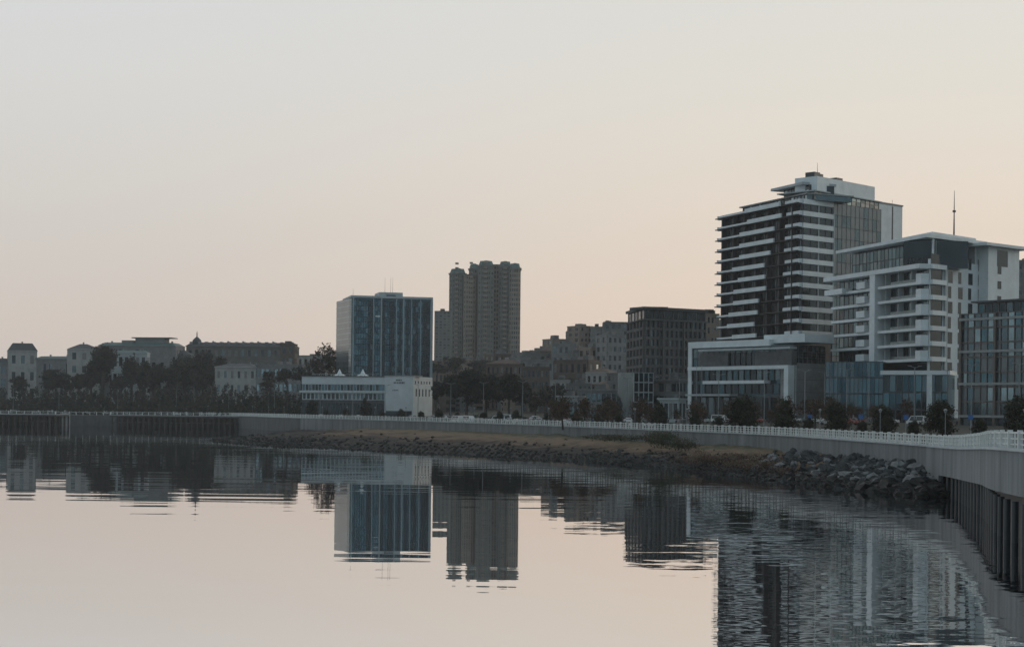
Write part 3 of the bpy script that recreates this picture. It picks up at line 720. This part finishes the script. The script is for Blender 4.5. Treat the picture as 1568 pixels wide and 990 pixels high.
b.facade(FP,0,FP.L,zs+.4,zp-2.2,7,2,0.1,0.1,DARK,[GL_L,GL_M,GL_D],d=0.15,wall='penthouse_frame',gname='penthouse_panes')
b.box('penthouse_left',GL_D,FP,0,FP.L,zs,zp-2.2,-8,-0.1)
b.box('roof_slab',WHITE2,FP,-4.0,FP.L-0.5,zp-2.2,zp-1.5,-9,2.0)
b.box('roof_cap',WHITE,FQ,1.2,FQ.L-2.5,zg+0.02,zp,-7,0.3)
b.box('terrace_ledge',WHITE2,FQ,-0.3,FQ.L+.5,zg-0.3,zg,-12,0.8)
b.box('roof_plant',DARK,FQ,2.5,5.2,zp,zp+1.5,-4.5,-1.5);b.box('roof_plant',CONC,FQ,5.3,6.7,zp,zp+1.2,-4.5,-1.5); b.box('roof_plant',DARK,FQ,14,17,zp,zp+1.2,-5,-2); b.box('roof_rail',CONC,FQ,9,20,zp+.5,zp+.6,-3,-2.9)
b.a('mast',DARK).cyl(FQ.pt(9,-5,0),0.1,0.04,zp,zp+5,6)
F5=Face(P(1345,468,400),P(1381,476,400)); z5=F5.z(1360,313)
b.box('service_core',WHITE,F5,0,F5.L,z0,z5,-14,0); b.box('service_groove',CONCD,F5,F5.L*0.56,F5.L*0.6,z0,z5-0.5,0,0.04)
b.box('service_parapet',CONC,F5,-.2,F5.L+.2,z5,z5+.4,-14.2,.2)
b.done()

# ---- hotel podium ----
b=Bld('hotel_podium')
C=P(1214,415);Lp=P(1057,445);R=P(1262,425); F=Face(Lp,C); FR=Face(C,R); z0=4
def zz(py): return F.z(1180,py)
BK=(Lp[0]+R[0]-C[0]+4,Lp[1]+R[1]-C[1]+10)
b.prism('core',GL_T2,[(Lp[0]+.1,Lp[1]+.1),(C[0],C[1]+.1),(R[0],R[1]+.1),BK],z0,zz(528))
b.facade(F,0.9,F.L,zz(560),zz(530),18,2,0.07,0.07,CONCD,[GL_M,GL_T2,CGR],d=0.2,wall='upper_frame',gname='upper_glass')
b.box('roof_band',WHITE,F,-0.5,F.u(1180),zz(529),zz(519),-8,0.5)
b.box('roof_band',WHITE,F,F.u(1165),F.L+3,zz(525),zz(512),-12,-1)
b.box('left_fin',WHITE,F,-0.5,0.9,z0,zz(529.2),-6,0.48)
b.box('cantilever_slab',WHITE2,F,F.u(1075),F.u(1216),zz(535),zz(532),-1,1.6)
b.box('cantilever_panel',CONCD,F,F.u(1075),F.u(1118),zz(559),zz(538),-1,0.9)
b.box('cantilever_panel',CONC,F,F.u(1160),F.u(1216),zz(559),zz(538),-1,1.0)
b.facade(F,F.u(1118),F.u(1160),zz(559),zz(538),5,1,0.08,0.08,DARK,[GL_D,GL_D],d=0.3,w=0.25,wall='loggia')
b.box('frame_top',WHITE,F,0.9,F.L+0.2,zz(565),zz(559.5),-1,2.0)
b.facade(F,0.9,F.L-2.0,zz(582),zz(565),16,1,0.08,0.06,DARK,[GL_T2,GL_D,GL_M],d=0.3,wall='band_frame',gname='band_glass')
b.box('frame_mid',WHITE,F,F.u(1085),F.u(1180),zz(587),zz(582),0,2.2)
b.box('frame_right',WHITE,F,F.L-1.3,F.L+0.2,z0,zz(565),-1,2.01)
b.facade(F,0.9,F.L-2.0,zz(603),zz(587),14,1,0.1,0.08,DARK,[GL_D,GL_D,GL_T2],d=0.3,wall='band_frame2',gname='band_glass2')
b.box('canopy',WHITE2,F,F.u(1062),F.u(1130),zz(606),zz(603),0,3)
b.facade(F,0.9,F.L-2.0,z0+.5,zz(606),12,1,0.2,0.1,CONCD,[GL_D,GL_D,GL_M],d=0.3,wall='ground_frame',gname='ground_glass')
b.box('side_wall',CONC,FR,0.2,FR.L,z0,zz(556),-4,0.3)
for i in range(6): b.box('panel_joints',CONCD,FR,0.2,FR.L,z0+3+i*3.2,z0+3.07+i*3.2,0.3,0.31)
b.facade(FR,0,FR.L,zz(556),zz(530),7,3,0.1,0.1,CONCD,[GL_M,GL_D],d=0.3,wall='side_frame',gname='side_glass')
b.done()

# ---- white apartment building ----
b=Bld('white_apartment_building')
C=P(1422,385,470);Lp=P(1286,425,470);R=P(1512,402,470);F=Face(Lp,C);FR=Face(C,R); z0=5
def zz(py): return F.z(1410,py)
BK=(Lp[0]+R[0]-C[0],Lp[1]+R[1]-C[1])
zm=zz(410)
b.prism('core',GL_T2,[(Lp[0],Lp[1]+.1),(C[0]-.1,C[1]+.1),(R[0],R[1]+.1),BK],z0,zm)
nb=6; top=zz(412); bot=zz(552); fh=(top-bot)/nb
b.facade(F,0,F.L,bot,top,18,nb,0.08,0.08,DARK,[GL_T,GL_T2,GL_M,GL_T2,GL_D],d=0.15,wall='frame',gname='glazing')
for k in range(nb+1):
    zb=bot+k*fh
    b.box('balcony_slab',WHITE,F,F.u(1356),F.L+0.5,zb-0.25,zb+0.4,0,2.4)
    b.box('balcony_slab',WHITE,F,-1.5,F.u(1344),zb-0.25,zb+0.4,0,1.8)
    b.box('balcony_glass',GL_M,F,F.u(1375),F.L-1,zb+0.41,zb+1.1,2.2,2.26)
    if k<nb: 
        b.box('white_box',WHITE,F,F.u(1322),F.u(1335),zb+0.5,zb+2.2,0.9,2.3)
        for px in (1363,1383,1403): b.box('dividers',WHITE2,F,F.u(px)-.1,F.u(px)+.1,zb+.4,zb+fh-.25,0,1.6)
        b.box('corner_wall',WHITE,F,F.L-2.0,F.L+0.3,zb+.4,zb+fh-1.3,0.2,2.3)
b.box('pillar',WHITE,F,F.u(1346),F.u(1354),z0,zz(410),0,2.9)
b.box('roof_terrace_slab',WHITE,F,-3.5,F.L+0.6,zz(413),zz(406),-2,3.0)
b.box('left_box',WHITE,F,-2.5,F.u(1305),zz(437),zz(428),0.3,3.2)
FT=Face(F.pt(2,-2.5,0),F.pt(F.L-1.2,-2.5,0)); zt=zz(368)
b.box('penthouse_core',GL_D,FT,0,FT.L,zm,zt,-9,-0.1); b.facade(FT,0,FT.L,zz(406),zt,22,2,0.07,0.08,DARK,[GL_T2,GL_T2,GL_M,GL_T],d=0.12,wall='penthouse_frame',gname='penthouse_glass')
FU=Face(F.pt(F.L-1.2,-2.5,0),FR.pt(FR.L*0.7,-3.5,0))
b.box('penthouse_wall',WHITE2,FU,0,FU.L,zm,zz(393),-8,0.3)
b.box('penthouse_core',GL_D,FU,0,FU.L,zm,zt,-8,-0.05); b.facade(FU,0,FU.L,zz(393),zt,9,1,0.14,0.12,WHITE2,[GL_D,GL_M,GL_D],d=0.12,wall='penthouse_frame2',gname='penthouse_glass')
ov=[F.pt(-1.5,0.5,0),F.pt(F.L+0.8,1.2,0),FR.pt(FR.L*0.93,0.8,0),FR.pt(FR.L*0.93,-8,0),F.pt(2,-12,0)]
b.prism('roof_slab',WHITE,ov,zz(366),zz(361)); ov2=[F.pt(18,-2.5,0),F.pt(F.L-1,-1.5,0),FR.pt(FR.L*.85,-1,0),FR.pt(FR.L*.85,-7,0),F.pt(18,-11,0)]
b.prism('roof_slab_upper',WHITE,ov2,zz(361),zz(356))
for t in (0.08,0.45,0.8): 
    q=FR.pt(FR.L*t,-0.3,0); b.a('roof_columns',WHITE).cyl(q,0.3,0.3,zz(404),zz(366),8)
zr=zz(398)
b.box('white_wall',WHITE,FR,0,FR.L,z0,zr,-0.3,0.3)
b.box('recess',GL_D,FR,0.5,4.0,zz(414),zz(403),0.3,0.34)
for k in range(9):
    zb=bot+ (k-2)*fh
    if zb<z0+1 or zb+fh>zr+2: continue
    for c in range(4):
        u0=FR.L*(0.30+0.17*c)
        b.box('slot_windows',GL_D,FR,u0,u0+1.3+(0.6 if (c+k)%2 else 0),zb+0.6,zb+fh-0.25,0.28,0.34)
    b.box('corner_bay_slab',WHITE,FR,-0.3,FR.L*0.22,zb-0.2,zb+0.9,0.3,1.3)
    b.box('corner_bay_glass',GL_D,FR,0.3,FR.L*0.2,zb+0.9,zb+fh-0.2,0.3,0.36)
b.box('side_pilaster',WHITE2,FR,FR.L*0.22,FR.L*0.26,z0,zr-1,0.3,0.9)
FW=Face((R[0]-1.5,R[1]-5.5),P(1560,405,470)); zw=FW.z(1530,379)
b.box('right_wing',WHITE,FW,0,FW.L,z0,zw,-16,0); b.box('wing_roof',WHITE,FW,-3,FW.L+2.5,zw,zw+.7,-17,1.6)
b.box('wing_loggia',GL_D,FW,FW.L*0.28,FW.L*0.62,zw-4.6,zw-0.6,-0.1,0.05)
for k in range(11):
    zb=zw-6.5-(k)*fh
    if zb<8: break
    b.box('wing_windows',GL_D,FW,FW.L*0.3,FW.L*0.38+0.5,zb,zb+1.9,-.1,0.05)
FPp=Face(P(1264,400),P(1352,395)); zp2=FPp.z(1310,553)
b.box('podium',GL_T2,FPp,0,FPp.L,z0,zp2,-14,0); b.facade(FPp,0,FPp.L,z0,zp2,14,4,0.07,0.1,CONCD,[GL_T,GL_T2,GL_M],d=0.25,wall='podium_frame',gname='podium_glass')
FPq=Face(P(1352,384),P(1452,378)); zp3=FPq.z(1400,567)
b.box('podium',GL_T2,FPq,0,FPq.L,z0,zp3,-10,0); b.facade(FPq,0,FPq.L,z0,zp3-1,10,3,0.14,0.1,CONCD,[GL_T,GL_T2,GL_D,GL_M],d=0.25,wall='podium_frame',gname='podium_glass')
b.box('podium_roof',WHITE,FPq,-0.5,FPq.L+.5,zp3-1,zp3,-10,0.8)
b.box('podium_fin',WHITE,FPq,FPq.L*0.68,FPq.L*0.76,z0,zp3-1,0,0.7)
b.a('mast',DARK).cyl(P(1461,395,330),0.22,0.05,zz(361),Z(1461,292,395),6); q=P(1461,395,330); b.a('mast',DARK).box(q.x-.35,q.x+.35,395-.2,395+.2,Z(1461,325,395),Z(1461,322,395))
q=P(1366,430,330); b.a('mast',DARK).cyl(q,0.12,0.04,zz(361),Z(1366,306,430),6)
b.done()

# ---- right glass building ----
b=Bld('glass_commercial_building')
A=P(1472,335,540);B_=P(1760,300,540);F=Face(A,B_); z0=4.5; zt=F.z(1520,478)
FRM=mat('bronze_frame',(0.12,0.10,0.09),0.6,0.2,0.15,1)
b.box('core',GL_T,F,0,F.L,z0,zt,-18,0)
b.facade(F,0,F.L,z0+3.2,zt,26,7,0.07,0.12,FRM,[GL_M,GL_T,GL_L,GL_M,CGR],d=0.25,wall='frames',gname='panes')
for k in range(5): b.box('pilasters',FRM,F,k*F.L/5-0.2,k*F.L/5+0.35,z0,zt,0.25,0.6)
for k in range(4): b.box('floor_band',CONC,F,-0.2,F.L+.2,z0+3+k*6.6,z0+3.5+k*6.6,0.25,0.62)
b.facade(F,0,F.L,z0,z0+3,14,1,0.15,0.1,DARK,[GL_D,GL_M],d=0.3,wall='shopfront')
FT=Face(F.pt(1.0,-4,0),F.pt(F.L,-4,0)); b.box('setback',GL_D,FT,0,FT.L,zt,F.z(1520,460),-10,0); b.facade(FT,0,FT.L,zt,F.z(1520,461),24,1,0.1,0.15,FRM,[GL_D,GL_M,GL_T2],d=0.2,wall='setback_frame')
b.box('roof',CONCD,FT,-1,FT.L+1,F.z(1520,460),F.z(1520,457.5),-11,1.2)
FS=Face(F.pt(0,-18,0),F.pt(0,0,0)); b.facade(FS,0,FS.L,z0,zt,7,8,0.08,0.12,FRM,[GL_M,GL_T2],d=0.2,wall='side_frame')
b.done()

# ---------- left pier ----------
WOOD=mat('weathered_pier_timber',(0.05,0.045,0.04),0.9,0,0.3,0.8)
def jetty(name,A,B,n,depth,rails):
    b=Bld(name); F=Face(A,B)
    b.box('deck',WOOD,F,0,F.L,DECK-0.7,DECK-0.15,-depth,0); b.box('deck_edge',CONC,F,-0.2,F.L+.2,DECK-0.15,DECK+0.1,-depth-0.2,0.3)
    a=b.a('piles',WOOD)
    for i in range(n):
        u_=0.6+i*(F.L-1.2)/(n-1)
        for w_ in (-0.8,-depth*0.75): a.cyl(F.pt(u_,w_,0),0.4,0.4,-1.5,DECK-0.7,7)
        if i<n-1 and i%3==0: a.limb(F.pt(u_,-0.8,0.4),F.pt(u_+(F.L-1.2)/(n-1),-0.8,DECK-0.8),0.16,0.16)
    b.box('wale',WOOD,F,0,F.L,1.6,1.95,-0.5,-0.2)
    b.box('gap_shade_sheet',DARK,F,0,F.L,-1,DECK-0.75,-depth-0.2,-depth+0.2)  # near-black sheet added for the shaded gap under the deck
    for i in range(rails): b.box('rail',RAILM,F,0.3+i*(F.L-.6)/(rails-1)-0.1,0.3+i*(F.L-.6)/(rails-1)+0.1,DECK+0.1,DECK+1.3,-0.4,-0.2)
    b.box('rail',RAILM,F,0,F.L,DECK+1.15,DECK+1.25,-0.35,-0.25); b.box('rail',RAILM,F,0,F.L,DECK+0.6,DECK+0.66,-0.35,-0.25)
    return b,F
b,F=jetty('pier',P(168,648,650),P(447,628,650),34,9,29)
b.box('approach',CONC,F,F.L-14,F.L,DECK-0.9,DECK-0.16,-60,-9.3)
b.box('approach',CONC,F,0,14,DECK-0.9,DECK-0.16,-110,-9.3)
b.done()
b,F=jetty('quay',P(-260,655,650),P(86,640,650),40,12,30); b.done()
b=Bld('quay_wall')
F=Face(P(84,650,650),P(170,665,650)); b.box('wall',WALLD,F,0,F.L,-1,DECK-0.2,-110,0); b.box('block',CONC,F,F.u(93),F.u(106),-1,DECK+0.6,0,1.5)
b.box('rail',RAILM,F,0,F.L,DECK+0.9,DECK+1.0,-0.35,-0.25)
for i in range(9): b.box('rail',RAILM,F,0.3+i*(F.L-.6)/8-0.1,0.3+i*(F.L-.6)/8+0.1,DECK-.2,DECK+1.1,-0.4,-0.2)
b.done()

# ---------- cars ----------
TYRE=mat('tyre',(0.02,0.02,0.02),0.9); CGL=mat('car_glass',(0.03,0.04,0.045),0.1,0.0,0.1,1)
LAMP=mat('car_lamp',(0.35,0.3,0.28),0.3)
def car_mesh(name,col,van=False):
    a=Acc(); hw=0.86
    if van: prof=[(-2.2,.35),(2.2,.35),(2.25,.85),(1.75,1.15),(1.15,1.95),(-2.1,2.0),(-2.25,1.0)]
    else: prof=[(-2.1,.35),(2.1,.32),(2.18,.6),(2.0,.82),(1.0,.95),(0.35,1.42),(-1.05,1.45),(-1.75,1.0),(-2.12,.95),(-2.18,.6)]
    n=len(prof); 
    for sgn in (-1,1):
        for (x,z) in prof:
            inset=0.0 if z<1.0 else 0.16*(z-1.0)/0.45
            a.v.append((x,sgn*(hw-min(inset,0.2)),z))
    for i in range(n):
        j=(i+1)%n; a.f.append((i,j,n+j,n+i)); a.m.append(0)
    a.f.append(tuple(range(n-1,-1,-1))); a.m.append(0); a.f.append(tuple(range(n,2*n))); a.m.append(0)
    zt=1.38 if not van else 1.85
    for sgn in (-1,1):
        y0=sgn*(hw+0.005); y1=sgn*(hw-0.14)
        for (x0,x1,x2,x3) in (((-1.45,-0.35,-0.35,-1.0),(-0.27,0.82,0.35,-0.27)) if not van else ((-1.9,-0.3,-0.3,-1.9),(-0.2,1.45,1.1,-0.2))):
            b_=len(a.v); a.v += [(x0,y0,1.0),(x1,y0,1.0),(x2,y1,zt),(x3,y1,zt)]; a.f.append((b_,b_+1,b_+2,b_+3)); a.m.append(1)
    b_=len(a.v)
    if not van:
        a.v += [(0.98,-.74,1.0),(0.98,.74,1.0),(0.42,.64,1.40),(0.42,-.64,1.40)]; a.f.append((b_,b_+1,b_+2,b_+3)); a.m.append(1)
        b_=len(a.v); a.v += [(-1.72,-.72,1.05),(-1.72,.72,1.05),(-1.12,.62,1.43),(-1.12,-.62,1.43)]; a.f.append((b_,b_+1,b_+2,b_+3)); a.m.append(1)
    for x in (-1.35,1.35):
        for sgn in (-1,1):
            b_=len(a.v)
            for yy in (sgn*0.66,sgn*0.89):
                for k in range(12):
                    t=2*math.pi*k/12; a.v.append((x+0.33*math.cos(t),yy,0.33+0.33*math.sin(t)))
            for k in range(12):
                a.f.append((b_+k,b_+(k+1)%12,b_+12+(k+1)%12,b_+12+k)); a.m.append(2)
            a.f.append(tuple(b_+12+k for k in range(12))); a.m.append(2)
    for y in (-.6,.6):
        a.box(2.1,2.2,y-.18,y+.18,.6,.75,3); a.box(-2.2,-2.1,y-.18,y+.18,.65,.8,3)
    return a.mesh(name,[col,CGL,TYRE,LAMP])
cols=[mat('car_paint_white',(0.6,0.6,0.6),0.3,0,0.02),mat('car_paint_silver',(0.35,0.36,0.37),0.3,0.3,0.02),mat('car_paint_black',(0.02,0.02,0.022),0.25,0,0.02),mat('car_paint_red',(0.25,0.03,0.02),0.3,0,0.02),mat('car_paint_blue',(0.04,0.07,0.14),0.3,0,0.02),mat('car_paint_grey',(0.12,0.125,0.13),0.3,0.2,0.02)]
cm=[car_mesh('car_mesh',c) for c in cols]; vm=[car_mesh('van_mesh',cols[0],True),car_mesh('van_mesh',cols[5],True)]
def cars(px0,D0,px1,D1,prob,ang=None):
    A=P(px0,D0,640);B=P(px1,D1,640); L=(B-A).length; d=(B-A).normalized(); an=math.atan2(d.y,d.x); s=0
    while s<L:
        q=A+d*s
        if random.random()<prob:
            van=random.random()<0.12
            me=random.choice(vm) if van else random.choice([cm[0],cm[0],cm[1],cm[1],cm[2],cm[3],cm[4],cm[5],cm[5]])
            put('parked_van' if van else 'parked_car',me,q.x,q.y+random.uniform(-.3,.3),H(q.x,q.y)+0.01,1,an+(math.pi if random.random()<.5 else 0)+(ang or 0))
        s+=random.uniform(5.2,6.5) if ang is None else 2.9
cars(700,470,1260,372,0.8); cars(690,500,1100,430,0.7); cars(1100,400,1600,330,0.85); cars(1240,352,1600,305,0.6); cars(470,590,700,520,0.7)
cars(700,435,1150,330,0.35)
cars(100,800,260,795,0.7); cars(0,806,90,802,0.6); cars(260,785,440,730,0.5)

# ---------- street furniture ----------
LM=mat('lamp_post_metal',(0.20,0.22,0.23),0.5,0.2,0.1)
def lamp_mesh(h,double=True):
    a=Acc()
    if double:
        a.cyl((0,0),0.18,0.18,0,0.8,8); a.cyl((0,0),0.11,0.07,0.8,h,8)
        for s_ in (-1,1): a.limb((0,0,h-0.1),(s_*1.2,0,h+0.25),0.05,0.04,6); a.box(s_*1.2-0.35,s_*1.2+0.35,-0.14,0.14,h+0.2,h+0.32)
    else:
        a.cyl((0,0),0.10,0.10,0,0.5,8); a.cyl((0,0),0.05,0.04,0.5,h,8); a.cyl((0,0),0.10,0.24,h,h+0.35,8); a.cyl((0,0),0.28,0.06,h+0.35,h+0.5,8)
    return a.mesh('street_lamp_mesh',[LM])
lm=lamp_mesh(11.5); lm2=lamp_mesh(3.6,False)
for px,D in ((1232,330),(1262,372),(1296,318),(1400,310),(1487,300),(1560,296),(1170,355),(1100,380),(1040,400),(1000,415),(960,430),(905,455),(850,470),(800,490),(740,505),(690,520),(640,540),(1330,360),(1450,345),(1530,340),(590,555),(540,575),(490,590),(420,660),(350,700),(270,735),(180,760),(90,770),(20,780)):
    q=P(px,D,640); put('street_lamp',lm,q.x,q.y,None,1,0.4)
for k in range(46,len(near)-60,9):
    p=near[k]+NORM[k]*8; put('promenade_lamp',lm2,p.x,p.y,K(near[k]),1,0.5)
BEN=mat('bench_wood',(0.12,0.07,0.04),0.8)
a=Acc()
for i in range(4): a.box(-0.9,0.9,-0.22+i*0.13,-0.12+i*0.13,0.42,0.46,0)
for i in range(3): a.box(-0.9,0.9,0.30,0.34,0.55+i*0.13,0.64+i*0.13,0)
for x in (-0.7,0.7): a.box(x-.04,x+.04,-.2,.3,0,0.42,1); a.box(x-.04,x+.04,.34,.38,0,.9,1)
bm=a.mesh('park_bench_mesh',[BEN,DARK])
for k in range(60,230,14):
    p=near[k]+NORM[k]*6.5; put('park_bench',bm,p.x,p.y,K(near[k]),1,math.atan2(NORM[k].y,NORM[k].x)-math.pi/2)
def sign(px,D,h,m):
    b=Bld('traffic_sign'); q=P(px,D,640); z=H(q.x,q.y)
    b.a('post',LM).cyl(q,0.05,0.05,z,z+h,8); F=Face((q.x-.4,q.y),(q.x+.4,q.y)); b.box('plate',m,F,0,.8,z+h-.8,z+h,0.06,0.1); b.done()
BL=mat('sign_blue',(0.03,0.12,0.35),0.5)
for px,D in ((1486,262),(1387,275),(1318,290),(1006,385),(1240,300)): sign(px,D,3.2,BL)
# flagpoles in front of the hotel
for px,D in ((1271,392),(1280,390),(1066,405),(1074,403)):
    a=Acc(); q=P(px,D,640); z=H(q.x,q.y); a.cyl(q,0.10,0.05,z,z+14,8); a.cyl(q,0.14,0.02,z+14,z+14.3,8); a.obj('flagpole',[LM])

# ---------- evening haze over the bay ----------
hz=bpy.data.materials.new('haze_air'); hz.use_nodes=True; nt=hz.node_tree
for n in list(nt.nodes): nt.nodes.remove(n)
o=nt.nodes.new('ShaderNodeOutputMaterial'); vs=nt.nodes.new('ShaderNodeVolumeScatter')
vs.inputs['Color'].default_value=(0.97,0.98,1,1); vs.inputs['Density'].default_value=0.00012; vs.inputs['Anisotropy'].default_value=0.3
nt.links.new(vs.outputs[0],o.inputs['Volume'])
a=Acc(); a.box(-3000,3000,-300,2200,-6,260); a.obj('haze',[hz])

# ---------- world, sun, camera ----------
w=bpy.data.worlds.new('World'); sc.world=w; w.use_nodes=True; nt=w.node_tree
for n in list(nt.nodes): nt.nodes.remove(n)
o=nt.nodes.new('ShaderNodeOutputWorld')
tc=nt.nodes.new('ShaderNodeTexCoord'); sx=nt.nodes.new('ShaderNodeSeparateXYZ'); nt.links.new(tc.outputs['Generated'],sx.inputs[0])
def ramp(lst):
    r=nt.nodes.new('ShaderNodeValToRGB'); e=r.color_ramp.elements
    e[0].position=lst[0][0]; e[0].color=(*lst[0][1],1); e[1].position=lst[-1][0]; e[1].color=(*lst[-1][1],1)
    for p_,c_ in lst[1:-1]:
        x=e.new(p_); x.color=(*c_,1)
    nt.links.new(sx.outputs['Z'],r.inputs['Fac']); return r
r1=ramp([(0,(0.82,0.635,0.53)),(0.05,(0.85,0.68,0.555)),(0.12,(0.84,0.72,0.61)),(0.2,(0.77,0.73,0.655)),(0.27,(0.73,0.72,0.68)),(1,(0.42,0.46,0.50))])
r2=ramp([(0,(0.65,0.575,0.53)),(0.05,(0.70,0.615,0.56)),(0.12,(0.71,0.67,0.625)),(0.2,(0.71,0.70,0.685)),(0.27,(0.69,0.70,0.71)),(1,(0.42,0.46,0.50))])
def mr(sock,a0,a1,b0=0,b1=1):
    m=nt.nodes.new('ShaderNodeMapRange'); m.interpolation_type='SMOOTHSTEP'
    m.inputs['From Min'].default_value=a0; m.inputs['From Max'].default_value=a1; m.inputs['To Min'].default_value=b0; m.inputs['To Max'].default_value=b1
    nt.links.new(sock,m.inputs['Value']); return m
def mix(f,c1,c2):
    m=nt.nodes.new('ShaderNodeMixRGB'); nt.links.new(f,m.inputs[0])
    for i,c in ((1,c1),(2,c2)):
        if isinstance(c,tuple): m.inputs[i].default_value=(*c,1)
        else: nt.links.new(c,m.inputs[i])
    return m
fx=mr(sx.outputs['X'],-0.32,0.22); m1=mix(fx.outputs[0],r2.outputs[0],r1.outputs[0])
fy=mr(sx.outputs['Y'],0.75,-0.35); m2=mix(fy.outputs[0],m1.outputs[0],(0.33,0.42,0.47))
bg=nt.nodes.new('ShaderNodeBackground'); bg.inputs['Strength'].default_value=1.0; nt.links.new(m2.outputs[0],bg.inputs['Color'])
sky=nt.nodes.new('ShaderNodeTexSky'); sky.sky_type='NISHITA'; sky.sun_disc=False; sky.sun_elevation=math.radians(10); sky.sun_rotation=math.radians(62); sky.dust_density=3
bg2=nt.nodes.new('ShaderNodeBackground'); bg2.inputs['Strength'].default_value=0.012; nt.links.new(sky.outputs[0],bg2.inputs['Color'])
ads=nt.nodes.new('ShaderNodeAddShader'); nt.links.new(bg.outputs[0],ads.inputs[0]); nt.links.new(bg2.outputs[0],ads.inputs[1]); nt.links.new(ads.outputs[0],o.inputs['Surface'])
sl=bpy.data.lights.new('sun','SUN'); sl.energy=0.5; sl.angle=math.radians(18); sl.color=(1,0.86,0.72)
so=bpy.data.objects.new('sun',sl); sc.collection.objects.link(so)
az=math.radians(62); el=math.radians(10)
dv=Vector((math.sin(az)*math.cos(el),math.cos(az)*math.cos(el),math.sin(el)))
so.rotation_euler=dv.to_track_quat('Z','Y').to_euler()
cd=bpy.data.cameras.new('camera'); co=bpy.data.objects.new('camera',cd); sc.collection.objects.link(co); sc.camera=co
cd.sensor_width=36; cd.lens=36*FOC/1568; cd.shift_y=(CY-495)/1568; cd.clip_start=0.5; cd.clip_end=20000
co.location=(0,0,EYE); co.rotation_euler=(math.radians(90),-ROLL,0)
